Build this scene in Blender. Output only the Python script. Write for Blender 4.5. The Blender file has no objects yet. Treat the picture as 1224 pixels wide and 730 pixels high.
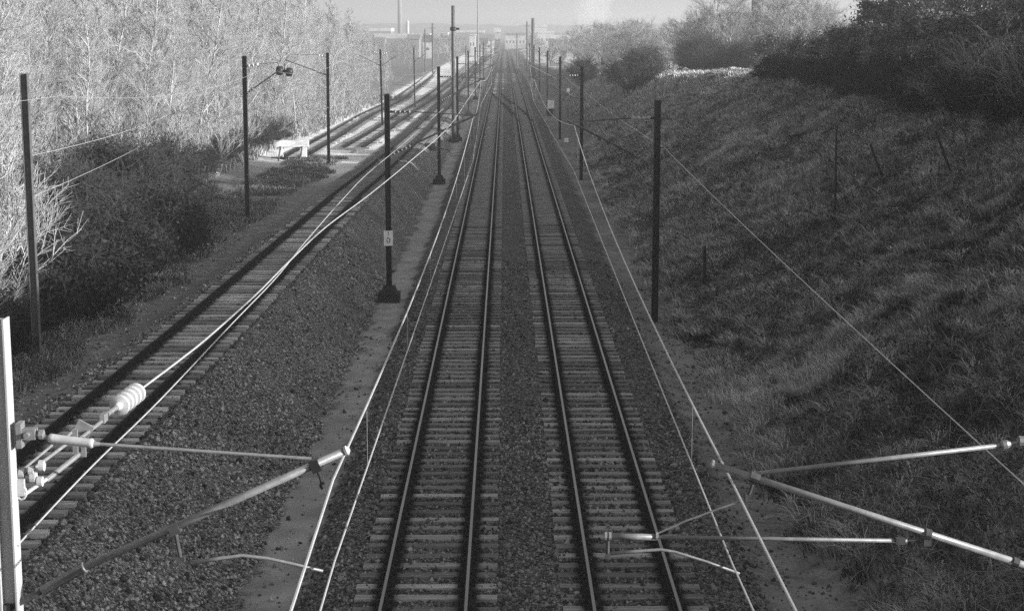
import bpy, math, random
import numpy as np
from mathutils import Vector, Matrix, Euler

random.seed(7)
RNG = np.random.default_rng(11)
R = math.radians
scene = bpy.context.scene
COL = scene.collection

# ------------------------------------------------------------------ camera
FPX = 2000.0                       # focal length in pixels of a 1224 px wide frame
PITCH = math.atan(327 / FPX)
YAW = math.atan(9 / FPX)
cam_data = bpy.data.cameras.new('camera')
cam_data.sensor_width = 36
cam_data.lens = FPX / 1224 * 36
cam_data.clip_start = 0.5
cam_data.clip_end = 9000
cam = bpy.data.objects.new('camera', cam_data)
COL.objects.link(cam)
cam.location = (0, 0, 10)
cam.rotation_euler = (math.pi / 2 - PITCH, 0, -YAW)
scene.camera = cam
ROT = cam.rotation_euler.to_matrix()
EYE = Vector((0, 0, 10))


def ray(px, py):
    return ROT @ Vector(((px - 612) / FPX, -(py - 365) / FPX, -1))


def at(px, py, Y):
    d = ray(px, py)
    return EYE + d * (Y / d.y)


# ------------------------------------------------------------------ noise
_T = np.random.default_rng(3).random((256, 256))


def vn(x, y):
    x = np.asarray(x, float); y = np.asarray(y, float)
    xi = np.floor(x).astype(int); yi = np.floor(y).astype(int)
    fx = x - xi; fy = y - yi
    fx = fx * fx * (3 - 2 * fx); fy = fy * fy * (3 - 2 * fy)
    a = _T[xi & 255, yi & 255]; b = _T[(xi + 1) & 255, yi & 255]
    c = _T[xi & 255, (yi + 1) & 255]; d = _T[(xi + 1) & 255, (yi + 1) & 255]
    return (a * (1 - fx) + b * fx) * (1 - fy) + (c * (1 - fx) + d * fx) * fy


def fbm(x, y, o=4):
    s = 0; a = .5; t = 0
    x = np.asarray(x, float); y = np.asarray(y, float)
    for i in range(o):
        s = s + a * vn(x * 2 ** i + 17.3 * i, y * 2 ** i + 5.1 * i); t += a; a *= .5
    return s / t


def sstep(a, b, x):
    t = np.clip((np.asarray(x, float) - a) / (b - a), 0, 1)
    return t * t * (3 - 2 * t)


# ------------------------------------------------------------------ lie of the land
def xs_of(Y):
    return np.interp(Y, [0, 35, 50, 86, 110, 164, 400, 900], [-9.9, -9.33, -9.05, -8.6, -8.3, -8.1, -8.2, -7])


def zs_of(Y):
    return np.interp(Y, [90, 110, 164, 240, 300], [1.4, 1.2, .6, .1, 0])


def crest_h(Y):
    return np.interp(Y, [0, 110, 150, 230, 300, 420, 600], [7, 7, 6, 4.4, 3, 1.2, .2])


def ground_z(X, Y):
    X = np.asarray(X, float); Y = np.asarray(Y, float)
    X, Y = np.broadcast_arrays(X, Y)
    xs = xs_of(Y); zs = zs_of(Y)
    zl = zs - .255
    hill = 1 - sstep(260, 420, Y)
    zc = crest_h(Y); xc = 6.5 + zc / .53 + .01
    far = 1 - sstep(900, 1600, Y)
    nodesx = [np.full_like(X, -2500), np.full_like(X, -110), np.full_like(X, -60), np.full_like(X, -32), np.full_like(X, -20), np.full_like(X, -15.5),
              xs - 2.2, xs - 1.75, xs + 1.6, np.full_like(X, -5.35), np.full_like(X, -5.0), np.full_like(X, -4.05), np.full_like(X, -3.85), np.full_like(X, -3.35),
              np.full_like(X, 4.2), np.full_like(X, 4.9), np.full_like(X, 5.2), np.full_like(X, 6.3), np.full_like(X, 6.75), xc, xc + 1.5, xc + 40, xc + 200, np.full_like(X, 2600)]
    nodesz = [zl + 14 * hill, zl + 14 * hill, zl + 7 * hill, zl + 1.6 * hill, zl + .35, zl - .05,
              zl - .12, zl, zl, np.full_like(X, -.55) + 0 * zl, np.full_like(X, -.62), np.full_like(X, -.62), np.full_like(X, -.56), np.full_like(X, -.222),
              np.full_like(X, -.222), np.full_like(X, -.52), np.full_like(X, -.6), np.full_like(X, -.6), np.full_like(X, -.45), zc, zc + .15, zc - .2 * far, zc - .4 * far, zc - .4 * far]
    z = np.zeros_like(X)
    for i in range(len(nodesx) - 1):
        a, b = nodesx[i], nodesx[i + 1]
        m = (X >= a) & (X < b)
        t = (X - a) / np.maximum(b - a, 1e-6)
        z = np.where(m, nodesz[i] * (1 - t) + nodesz[i + 1] * t, z)
    onslope = sstep(6.5, 8.5, X)
    rough_l = sstep(-10.8, -13, X)
    amp = onslope * (.75 * (fbm(X * .22, Y * .22, 3) - .5) + .65 * (fbm(X * .75 + 9, Y * .7, 3) - .5))
    amp = amp + rough_l * (.14 * (fbm(X * .5, Y * .5, 3) - .5))
    bank = ((X > xs + 1.4) & (X < -5)).astype(float)
    amp = amp + bank * .16 * (fbm(X * 1.1, Y * .7, 3) - .5) * np.clip(zs, 0, 1)
    amp = amp + .03 * (fbm(X * 3, Y * 3, 2) - .5)
    return z + amp


def gz(x, y):
    return float(ground_z(np.array([x]), np.array([y]))[0])


def hit(px, py):
    d = ray(px, py).normalized()
    t = np.arange(8, 600, .1)
    P = np.array(EYE)[None, :] + t[:, None] * np.array(d)[None, :]
    below = P[:, 2] < ground_z(P[:, 0], P[:, 1])
    i = int(np.argmax(below)) if below.any() else len(t) - 1
    return Vector(P[i])


# ------------------------------------------------------------------ materials (the photograph is black and white: every tone is a grey)
def nodes_of(m):
    m.use_nodes = True
    nt = m.node_tree
    return nt, nt.nodes['Principled BSDF']


def mat(name, lo, hi=None, rough=.8, metal=0, scale=3.0, detail=4, bump=0, coords='Object', spec=.3, stretch=None):
    m = bpy.data.materials.new(name)
    nt, b = nodes_of(m)
    b.inputs['Roughness'].default_value = rough
    b.inputs['Metallic'].default_value = metal
    b.inputs['Specular IOR Level'].default_value = spec
    if hi is None:
        b.inputs['Base Color'].default_value = (lo, lo, lo, 1)
        if not bump:
            return m
    tc = nt.nodes.new('ShaderNodeTexCoord')
    src = tc.outputs[coords]
    if stretch:
        mp = nt.nodes.new('ShaderNodeMapping'); mp.inputs['Scale'].default_value = stretch
        nt.links.new(src, mp.inputs['Vector']); src = mp.outputs['Vector']
    n = nt.nodes.new('ShaderNodeTexNoise'); n.inputs['Scale'].default_value = scale; n.inputs['Detail'].default_value = detail
    nt.links.new(src, n.inputs['Vector'])
    if hi is not None:
        r = nt.nodes.new('ShaderNodeValToRGB')
        r.color_ramp.elements[0].position = .3; r.color_ramp.elements[1].position = .7
        r.color_ramp.elements[0].color = (lo, lo, lo, 1); r.color_ramp.elements[1].color = (hi, hi, hi, 1)
        nt.links.new(n.outputs['Fac'], r.inputs['Fac'])
        nt.links.new(r.outputs['Color'], b.inputs['Base Color'])
    if bump:
        bp = nt.nodes.new('ShaderNodeBump'); bp.inputs['Strength'].default_value = bump; bp.inputs['Distance'].default_value = .02
        nt.links.new(n.outputs['Fac'], bp.inputs['Height']); nt.links.new(bp.outputs['Normal'], b.inputs['Normal'])
    return m


def attr_mat(name, lo, hi, rough=.85, attr='tone', translucent=0):
    """tone of each blade, leaf or stone comes from a random value stored on it"""
    m = bpy.data.materials.new(name)
    nt, b = nodes_of(m)
    b.inputs['Roughness'].default_value = rough; b.inputs['Specular IOR Level'].default_value = .2
    a = nt.nodes.new('ShaderNodeAttribute'); a.attribute_name = attr
    mr = nt.nodes.new('ShaderNodeMapRange'); mr.inputs['To Min'].default_value = lo; mr.inputs['To Max'].default_value = hi
    nt.links.new(a.outputs['Fac'], mr.inputs['Value'])
    cb = nt.nodes.new('ShaderNodeCombineColor')
    for k in range(3):
        nt.links.new(mr.outputs['Result'], cb.inputs[k])
    nt.links.new(cb.outputs['Color'], b.inputs['Base Color'])
    return m


M = {}
M['rust'] = mat('rusty rail steel', .008, .02, .95, 0, 9, spec=.08)
M['railhead'] = mat('polished rail head', .13, .21, .38, .85, 4, stretch=(1, .05, 1))
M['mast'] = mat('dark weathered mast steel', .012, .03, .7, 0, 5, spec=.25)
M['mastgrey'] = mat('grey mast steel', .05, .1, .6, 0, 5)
M['galvmast'] = mat('galvanised mast steel', .24, .36, .5, .0, 5, stretch=(1, 1, .3))
M['galv'] = mat('galvanised tube', .15, .22, .42, .2, 12)
M['dulltube'] = mat('dull aluminium tube', .12, .19, .5, .2, 12)
M['darktube'] = mat('dark bracket tube', .03, .06, .55, .1, 12)
M['wire'] = mat('bare wire', .3, .4, .4, .15, 3)
M['porcelain'] = mat('pale insulator', .3, .4, .25, 0, 6)
M['whiteins'] = mat('white insulator', .22, .32, .25, 0, 6)
M['brownins'] = mat('dark insulator', .08, .14, .3, 0, 6)
M['fitting'] = mat('black fitting', .01, .02, .5)
M['concrete'] = mat('concrete', .22, .36, .9, 0, 4, bump=.3)
M['darkconc'] = mat('dark stained plinth', .018, .04, .9, 0, 6, bump=.3)
M['white'] = mat('white paint', .72, .84, .55, 0, 6)
M['ink'] = mat('dark lettering', .2)
M['timber'] = mat('creosoted timber', .03, .055, .9, 0, 8)
M['townwhite'] = mat('white render', .34, .46, .8, 0, .3)
M['towngrey'] = mat('grey cladding', .14, .2, .8, 0, .2)
M['towndark'] = mat('dark roof', .06, .1, .8, 0, .5)
M['townglass'] = mat('window glass', .04, None, .15)
M['palebark'] = mat('pale bark', .27, .38, .9, 0, 2.5, stretch=(1, 1, .5))
M['paletwig'] = mat('pale twigs', .30, .42, .9, 0, .8)
M['midbark'] = mat('grey bark', .2, .3, .9, 0, 2.5)
M['midtwig'] = mat('grey twigs', .2, .32, .9, 0, .6)
M['darktwig'] = mat('dark twigs', .025, .07, .9, 0, 1.2)
M['thorn'] = mat('bleached thorn stems', .14, .3, .9, 0, 1.2)
M['darkleaf'] = attr_mat('evergreen leaf', .03, .3, .6)
M['shadeleaf'] = attr_mat('shade black leaf', .003, .016, .7)  # black leaf colour carries the shade under thicket and scrub
M['scrubleaf'] = attr_mat('scrub leaf', .006, .04, .7)
M['grass'] = attr_mat('dead grass', .014, .58, .85)
M['palegrass'] = attr_mat('bleached grass', .12, .42, .85)
M['stone'] = attr_mat('ballast stone', .025, .46, .9)
M['bramble'] = attr_mat('bramble leaf', .012, .075, .7)


# sleepers: weathered, oil-stained beside the rails
def sleeper_material(name, lo, hi, aged=True):
    m = bpy.data.materials.new(name)
    nt, b = nodes_of(m)
    b.inputs['Roughness'].default_value = .95; b.inputs['Specular IOR Level'].default_value = .08
    tc = nt.nodes.new('ShaderNodeTexCoord')
    oi = nt.nodes.new('ShaderNodeObjectInfo')
    mp = nt.nodes.new('ShaderNodeMapping'); mp.inputs['Scale'].default_value = (.6, 14, 3)
    nt.links.new(tc.outputs['Object'], mp.inputs['Vector'])
    n = nt.nodes.new('ShaderNodeTexNoise'); n.noise_dimensions = '4D'; n.inputs['Scale'].default_value = 3; n.inputs['Detail'].default_value = 5
    mw = nt.nodes.new('ShaderNodeMath'); mw.operation = 'MULTIPLY'; mw.inputs[1].default_value = 40
    nt.links.new(oi.outputs['Random'], mw.inputs[0]); nt.links.new(mw.outputs[0], n.inputs['W'])
    nt.links.new(mp.outputs[0], n.inputs['Vector'])
    mr = nt.nodes.new('ShaderNodeMapRange'); mr.inputs['From Min'].default_value = .3; mr.inputs['From Max'].default_value = .7
    mr.inputs['To Min'].default_value = lo; mr.inputs['To Max'].default_value = hi
    nt.links.new(n.outputs['Fac'], mr.inputs['Value'])
    # per-sleeper age
    mr2 = nt.nodes.new('ShaderNodeMapRange'); mr2.inputs['To Min'].default_value = .4 if aged else .85; mr2.inputs['To Max'].default_value = 1.3 if aged else .85
    nt.links.new(oi.outputs['Random'], mr2.inputs['Value'])
    mul = nt.nodes.new('ShaderNodeMath'); mul.operation = 'MULTIPLY'
    nt.links.new(mr.outputs[0], mul.inputs[0]); nt.links.new(mr2.outputs[0], mul.inputs[1])
    # grease stain at |x| = 0.75
    sx = nt.nodes.new('ShaderNodeSeparateXYZ'); nt.links.new(tc.outputs['Object'], sx.inputs[0])
    ab = nt.nodes.new('ShaderNodeMath'); ab.operation = 'ABSOLUTE'; nt.links.new(sx.outputs['X'], ab.inputs[0])
    sb = nt.nodes.new('ShaderNodeMath'); sb.operation = 'SUBTRACT'; sb.inputs[1].default_value = .7525; nt.links.new(ab.outputs[0], sb.inputs[0])
    ab2 = nt.nodes.new('ShaderNodeMath'); ab2.operation = 'ABSOLUTE'; nt.links.new(sb.outputs[0], ab2.inputs[0])
    st = nt.nodes.new('ShaderNodeMapRange'); st.inputs['From Min'].default_value = .15; st.inputs['From Max'].default_value = .27
    st.inputs['To Min'].default_value = .22; st.inputs['To Max'].default_value = 1
    nt.links.new(ab2.outputs[0], st.inputs['Value'])
    mul2 = nt.nodes.new('ShaderNodeMath'); mul2.operation = 'MULTIPLY'
    nt.links.new(mul.outputs[0], mul2.inputs[0]); nt.links.new(st.outputs[0], mul2.inputs[1])
    cb = nt.nodes.new('ShaderNodeCombineColor')
    for k in range(3):
        nt.links.new(mul2.outputs[0], cb.inputs[k])
    nt.links.new(cb.outputs[0], b.inputs['Base Color'])
    bp = nt.nodes.new('ShaderNodeBump'); bp.inputs['Strength'].default_value = .4; bp.inputs['Distance'].default_value = .02
    nt.links.new(n.outputs['Fac'], bp.inputs['Height']); nt.links.new(bp.outputs[0], b.inputs['Normal'])
    return m


M['sleeper'] = sleeper_material('weathered sleeper', .10, .42)
M['palesleeper'] = sleeper_material('pale weathered sleeper', .2, .55)
M['farsleeper'] = sleeper_material('weathered sleeper run', .11, .44, False)
M['oldsleeper'] = mat('old sleepers', .09, .26, .9, 0, 2)


# ------------------------------------------------------------------ mesh helpers
class MB:
    def __init__(self):
        self.v = []; self.f = []

    def add(self, vs, fs):
        o = len(self.v)
        self.v += [tuple(p) for p in vs]
        self.f += [tuple(i + o for i in f) for f in fs]
        return self

    def box(self, c, s, rot=None, taper=1.0):
        hx, hy, hz = s[0] / 2, s[1] / 2, s[2] / 2
        vs = []
        for z, t in ((-hz, 1), (hz, taper)):
            for x, y in ((-hx, -hy), (hx, -hy), (hx, hy), (-hx, hy)):
                p = Vector((x * t, y * t, z))
                if rot is not None:
                    p = rot @ p
                vs.append(p + Vector(c))
        return self.add(vs, [(3, 2, 1, 0), (4, 5, 6, 7), (0, 1, 5, 4), (1, 2, 6, 5), (2, 3, 7, 6), (3, 0, 4, 7)])

    def tube(self, pts, r, n=8, cap=True):
        pts = [Vector(p) for p in pts]
        rs = r if isinstance(r, (list, tuple)) else [r] * len(pts)
        rings = []
        up = Vector((0, 0, 1))
        d0 = (pts[1] - pts[0]).normalized()
        if abs(d0.z) > .95:
            up = Vector((0, 1, 0))
        for i, p in enumerate(pts):
            a = pts[max(i - 1, 0)]; b = pts[min(i + 1, len(pts) - 1)]
            d = (b - a).normalized()
            s = d.cross(up).normalized(); t = s.cross(d)
            rings.append([p + (s * math.cos(2 * math.pi * k / n) + t * math.sin(2 * math.pi * k / n)) * rs[i] for k in range(n)])
        vs = [q for rg in rings for q in rg]
        fs = []
        for i in range(len(pts) - 1):
            for k in range(n):
                k2 = (k + 1) % n
                fs.append((i * n + k, i * n + k2, (i + 1) * n + k2, (i + 1) * n + k))
        if cap:
            fs.append(tuple(range(n - 1, -1, -1)))
            fs.append(tuple((len(pts) - 1) * n + k for k in range(n)))
        return self.add(vs, fs)

    def lathe(self, p0, p1, prof, n=14):
        """prof: (t along p0-p1, radius)"""
        p0 = Vector(p0); p1 = Vector(p1)
        d = p1 - p0
        e = d.normalized() * 1e-4
        pts = []; rs = []
        for i, (t, r) in enumerate(prof):
            pts.append(p0 + d * t + e * i); rs.append(r)
        # straight axis: use constant frame
        dn = d.normalized()
        up = Vector((0, 1, 0)) if abs(dn.z) > .9 else Vector((0, 0, 1))
        s = dn.cross(up).normalized(); t2 = s.cross(dn)
        vs = [p + (s * math.cos(2 * math.pi * k / n) + t2 * math.sin(2 * math.pi * k / n)) * r for p, r in zip(pts, rs) for k in range(n)]
        fs = []
        for i in range(len(pts) - 1):
            for k in range(n):
                k2 = (k + 1) % n
                fs.append((i * n + k, i * n + k2, (i + 1) * n + k2, (i + 1) * n + k))
        fs.append(tuple(range(n - 1, -1, -1))); fs.append(tuple((len(pts) - 1) * n + k for k in range(n)))
        return self.add(vs, fs)

    def mesh(self, name, material, smooth=False):
        me = bpy.data.meshes.new(name)
        me.from_pydata(self.v, [], self.f)
        if material is not None:
            me.materials.append(material)
        if smooth:
            me.polygons.foreach_set('use_smooth', [True] * len(me.polygons))
        me.update()
        return me

    def build(self, name, material, parent=None, loc=(0, 0, 0), smooth=False):
        return link(name, self.mesh(name, material, smooth), parent, loc)


def link(name, me, parent=None, loc=(0, 0, 0)):
    o = bpy.data.objects.new(name, me)
    COL.objects.link(o)
    o.parent = parent
    o.location = loc
    return o


def tag(o, label=None, cat=None, group=None, kind=None):
    if label: o['label'] = label
    if cat: o['category'] = cat
    if group: o['group'] = group
    if kind: o['kind'] = kind
    return o


def empty(name, loc, label, cat, group=None, rz=0):
    o = bpy.data.objects.new(name, None)
    COL.objects.link(o)
    o.empty_display_size = .2
    o.location = loc
    o.rotation_euler = (0, 0, rz)
    return tag(o, label, cat, group)


def copy_tree(o, parent=None):
    c = o.copy(); COL.objects.link(c); c.parent = parent
    for ch in list(o.children):
        copy_tree(ch, c)
    return c


def big_mesh(name, verts, tris, material, tone=None, smooth=False):
    """large triangle mesh straight from arrays"""
    me = bpy.data.meshes.new(name)
    nv = len(verts); nf = len(tris)
    k = tris.shape[1]
    me.vertices.add(nv); me.vertices.foreach_set('co', np.ascontiguousarray(verts, np.float32).ravel())
    me.loops.add(nf * k); me.loops.foreach_set('vertex_index', np.ascontiguousarray(tris, np.int32).ravel())
    me.polygons.add(nf); me.polygons.foreach_set('loop_start', np.arange(0, nf * k, k, dtype=np.int32))
    if smooth:
        me.polygons.foreach_set('use_smooth', np.ones(nf, bool))
    if tone is not None:
        a = me.attributes.new('tone', 'FLOAT', 'POINT'); a.data.foreach_set('value', np.ascontiguousarray(tone, np.float32))
    me.update(calc_edges=True)
    if material is not None:
        me.materials.append(material)
    return me


# ------------------------------------------------------------------ ground
def build_ground():
    xsn = np.concatenate([-np.geomspace(2500, 60, 14)[:-1], np.linspace(-60, -22, 26)[:-1], np.arange(-22, -13, .4), np.arange(-13, -10.8, .2), np.arange(-10.8, 7.2, .11),
                          np.arange(7.2, 24, .3), np.linspace(24, 60, 20)[:-1], np.geomspace(60, 2600, 16)])
    ysn = np.concatenate([np.linspace(-60, 22, 20)[:-1], np.arange(22, 70, .14), np.arange(70, 130, .3), np.geomspace(130, 420, 130)[:-1], np.geomspace(420, 4200, 40)])
    X, Y = np.meshgrid(xsn, ysn)
    Z = ground_z(X, Y)
    nx, ny = len(xsn), len(ysn)
    V = np.stack([X.ravel(), Y.ravel(), Z.ravel()], 1)
    idx = np.arange(nx * ny).reshape(ny, nx)
    F = np.stack([idx[:-1, :-1].ravel(), idx[:-1, 1:].ravel(), idx[1:, 1:].ravel(), idx[1:, :-1].ravel()], 1)
    me = big_mesh('ground', V, F, None, smooth=True)
    x, y = V[:, 0], V[:, 1]
    wob = (fbm(x * .9, y * .9, 3) - .5)
    xw = x + wob * .8 + (fbm(x * 4, y * 4, 2) - .5) * .25
    xsv = xs_of(y)
    main = sstep(-4.0, -3.7, xw) * (1 - sstep(4.6, 5.0, xw))
    main = np.maximum(main, 1 - sstep(1.2, 1.5, abs(x - xsv)))
    bank = sstep(-2.2, -1.6, xw - xsv) * (1 - sstep(-5.05, -4.85, xw))
    lsid = sstep(-13.5, -12.5, xw) * (1 - sstep(-2.2, -1.6, xw - xsv)) * sstep(95, 120, y)
    sid3 = sstep(-19, -18, xw) * (1 - sstep(-11, -10, xw)) * sstep(100, 130, y)
    path = sstep(-5.05, -4.85, xw) * (1 - sstep(-4.0, -3.75, xw))
    rpath = sstep(4.6, 5.0, xw) * (1 - sstep(6.3, 6.9, x + wob * 1.2)) * (.04 + .42 * sstep(.45, .62, fbm(x * .7 + 40, y * .3, 3)))
    field = sstep(0, 2, x - (6.5 + crest_h(y) / .53))
    a = me.attributes.new('ballast_main', 'FLOAT', 'POINT'); a.data.foreach_set('value', main.astype(np.float32))
    a = me.attributes.new('ballast_bank', 'FLOAT', 'POINT'); a.data.foreach_set('value', np.clip(bank, 0, 1).astype(np.float32))
    a = me.attributes.new('fine_gravel', 'FLOAT', 'POINT'); a.data.foreach_set('value', np.clip(path + rpath, 0, 1).astype(np.float32))
    a = me.attributes.new('pale_gravel', 'FLOAT', 'POINT'); a.data.foreach_set('value', np.clip(lsid + sid3, 0, 1).astype(np.float32))
    a = me.attributes.new('field_grass', 'FLOAT', 'POINT'); a.data.foreach_set('value', field.astype(np.float32))
    xo_c = 2.33 - 3.77 * sstep(188, 296, y)
    d_x = np.minimum(abs(x - xo_c - .7525), abs(x - xo_c + .7525)) + 9 * ((y < 186) | (y > 298))
    d_s = np.minimum(abs(x - xsv - .7525), abs(x - xsv + .7525))
    oil = np.maximum(1 - sstep(.2, .46, d_x), .5 * (1 - sstep(.1, .22, d_s + (vn(x * 4, y * 4) - .5) * .1)))
    a = me.attributes.new('oil', 'FLOAT', 'POINT'); a.data.foreach_set('value', oil.astype(np.float32))
    m = bpy.data.materials.new('ground')
    nt, b = nodes_of(m)
    b.inputs['Roughness'].default_value = 1; b.inputs['Specular IOR Level'].default_value = .06
    N = nt.nodes.new; L = nt.links.new
    tc = N('ShaderNodeTexCoord')

    def noise(scale, detail=4, stretch=None):
        n = N('ShaderNodeTexNoise'); n.inputs['Scale'].default_value = scale; n.inputs['Detail'].default_value = detail
        if stretch:
            mp = N('ShaderNodeMapping'); mp.inputs['Scale'].default_value = stretch
            L(tc.outputs['Object'], mp.inputs['Vector']); L(mp.outputs[0], n.inputs['Vector'])
        else:
            L(tc.outputs['Object'], n.inputs['Vector'])
        return n.outputs['Fac']

    def ramp(fac, lo, hi, a=.3, b_=.7):
        mr = N('ShaderNodeMapRange'); mr.inputs['From Min'].default_value = a; mr.inputs['From Max'].default_value = b_
        mr.inputs['To Min'].default_value = lo; mr.inputs['To Max'].default_value = hi
        L(fac, mr.inputs['Value']); return mr.outputs['Result']

    def op(o, x_, y_):
        mm = N('ShaderNodeMath'); mm.operation = o
        for k, q in enumerate((x_, y_)):
            if isinstance(q, (int, float)): mm.inputs[k].default_value = q
            else: L(q, mm.inputs[k])
        return mm.outputs[0]

    def mix(fac, x_, y_):
        mm = N('ShaderNodeMix'); mm.data_type = 'FLOAT'
        L(fac, mm.inputs[0])
        for k, q in ((2, x_), (3, y_)):
            if isinstance(q, (int, float)): mm.inputs[k].default_value = q
            else: L(q, mm.inputs[k])
        return mm.outputs[0]

    def at_(n):
        q = N('ShaderNodeAttribute'); q.attribute_name = n; return q.outputs['Fac']

    vo = N('ShaderNodeTexVoronoi'); vo.inputs['Scale'].default_value = 17; vo.inputs['Randomness'].default_value = 1
    L(tc.outputs['Object'], vo.inputs['Vector'])
    sep = N('ShaderNodeSeparateColor'); L(vo.outputs['Color'], sep.inputs[0])
    stone_tone = sep.outputs[0]
    gap = ramp(vo.outputs['Distance'], 1.0, .25, .25, .75)
    dirt = ramp(noise(2.5, 9), .10, .21)
    dirt = op('MULTIPLY', dirt, ramp(noise(14, 3), .7, 1.3))
    bank_c = op('MULTIPLY', op('MULTIPLY', ramp(stone_tone, .09, .42, 0, 1), gap), ramp(noise(.45, 5), .75, 1.2))
    main_c = op('MULTIPLY', op('MULTIPLY', ramp(stone_tone, .05, .30, 0, 1), gap), ramp(noise(.7, 5), .75, 1.2))
    path_c = op('MULTIPLY', ramp(noise(1.1, 8), .2, .34), ramp(noise(40, 2), .8, 1.2))
    pale_c = op('MULTIPLY', ramp(noise(.35, 8), .45, .7), ramp(noise(25, 2), .8, 1.2))
    field_c = ramp(noise(.25, 8), .34, .5)
    c = mix(at_('field_grass'), dirt, field_c)
    c = mix(at_('pale_gravel'), c, pale_c)
    c = mix(at_('fine_gravel'), c, path_c)
    c = mix(at_('ballast_bank'), c, bank_c)
    c = mix(at_('ballast_main'), c, main_c)
    # grease dropped in strips along the rails of the two main tracks
    sx = N('ShaderNodeSeparateXYZ'); L(tc.outputs['Object'], sx.inputs[0])
    wobn = op('MULTIPLY', op('SUBTRACT', noise(5, 3), .5), .16)
    d = None
    for rx in (-1.44 - .7525, -1.44 + .7525, 2.33 - .7525, 2.33 + .7525):
        e = op('ABSOLUTE', op('ADD', op('SUBTRACT', sx.outputs['X'], rx), wobn), 0)
        d = e if d is None else op('MINIMUM', d, e)
    c = op('MULTIPLY', c, ramp(d, .16, 1.0, .16, .31))
    c = op('MULTIPLY', c, ramp(at_('oil'), 1.0, .1, 0, 1))
    cb = N('ShaderNodeCombineColor')
    for k in range(3): L(c, cb.inputs[k])
    L(cb.outputs[0], b.inputs['Base Color'])
    hb = op('ADD', op('MULTIPLY', ramp(vo.outputs['Distance'], 1, 0, 0, .7), op('ADD', at_('ballast_bank'), at_('ballast_main'))), op('MULTIPLY', noise(30, 4), .35))
    bp = N('ShaderNodeBump'); bp.inputs['Strength'].default_value = .8; bp.inputs['Distance'].default_value = .04
    L(hb, bp.inputs['Height']); L(bp.outputs[0], b.inputs['Normal'])
    me.materials.append(m)
    return tag(link('ground', me), kind='structure')


build_ground()


# loose stones lying on the beds and the bank
def build_stones():
    pts = []

    def scatter(x0, x1, y0, y1, dens, fn=None):
        n = int((x1 - x0) * (y1 - y0) * dens)
        x = RNG.uniform(x0, x1, n); y = RNG.uniform(y0, y1, n)
        if fn is not None:
            k = fn(x, y); x, y = x[k], y[k]
        pts.append(np.stack([x, y], 1))
    edge = lambda x, y: fbm(x * 2, y * 2, 2) > .25
    bk = lambda x, y: (x > xs_of(y) - 1.9 + .3 * vn(x * 3, y)) & (x < -5.0 + .35 * (vn(x * 2, y * 1.3) - .5))
    scatter(-11.8, -4.9, 25, 45, 150, bk)
    scatter(-11.5, -4.9, 45, 75, 60, bk)
    scatter(-16, -11.2, 36, 80, 14)
    scatter(-5.1, -3.9, 27, 60, 10)
    scatter(4.8, 6.9, 26, 70, 22)
    scatter(-3.95, 4.9, 26, 44, 140)
    scatter(-3.9, 4.8, 44, 75, 55)
    P = np.concatenate(pts)
    n = len(P)
    z = ground_z(P[:, 0], P[:, 1])
    s = np.clip(RNG.lognormal(-3.58, .38, n), .013, .075)
    base = np.array([[1, 0, 0], [-1, 0, 0], [0, 1, 0], [0, -1, 0], [0, 0, 1], [0, 0, -1]], float)
    jit = base[None] * RNG.uniform(.65, 1.35, (n, 6, 1)) + RNG.normal(0, .22, (n, 6, 3))
    V = jit * s[:, None, None]
    a = RNG.uniform(0, 6.28, n); ca, sa = np.cos(a), np.sin(a)
    Vx = V[..., 0] * ca[:, None] - V[..., 1] * sa[:, None]; Vy = V[..., 0] * sa[:, None] + V[..., 1] * ca[:, None]
    V = np.stack([Vx, Vy, V[..., 2]], 2)
    V[..., 0] += P[:, None, 0]; V[..., 1] += P[:, None, 1]; V[..., 2] += (z + s * .35)[:, None]
    T = np.array([[0, 2, 4], [2, 1, 4], [1, 3, 4], [3, 0, 4], [2, 0, 5], [1, 2, 5], [3, 1, 5], [0, 3, 5]])
    F = (np.arange(n) * 6)[:, None, None] + T[None]
    tone = RNG.random(n) ** 1.5
    tone = tone * (.45 + 1.1 * fbm(P[:, 0] * .5, P[:, 1] * .35, 3))
    onmain = P[:, 0] > -4
    tone = np.where(onmain, tone * .62, tone)
    sd = np.abs(P[:, 0] - xs_of(P[:, 1]))
    tone = np.where(sd < 1.4, tone * .4, tone); s_keep = (sd > 1.35) | (RNG.random(n) < .45)
    rd = np.min(np.abs(P[:, 0][:, None] - np.array([-2.1925, -.6875, 1.5775, 3.0825])[None]), 1)
    tone = np.where(onmain & (rd < .25), tone * .08, tone)
    V = V[s_keep]; tone = tone[s_keep]; F = (np.arange(len(V)) * 6)[:, None, None] + T[None]
    me = big_mesh('ballast_stones', V.reshape(-1, 3), F.reshape(-1, 3), M['stone'], np.repeat(tone, 6))
    tag(link('ballast_stones', me), 'angular grey ballast stones loose on the track beds and siding bank', 'ballast', kind='stuff')


build_stones()


# ------------------------------------------------------------------ railway tracks
HALF = .7525


def rail_profile():
    # closed outline (x, z) of a flat-bottomed rail, top at z=0
    return [(-.07, -.17), (.07, -.17), (.07, -.158), (.012, -.14), (.012, -.045), (.036, -.034), (.036, -.004), (.028, 0), (-.028, 0), (-.036, -.004), (-.036, -.034), (-.012, -.045), (-.012, -.14), (-.07, -.158)]


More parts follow.
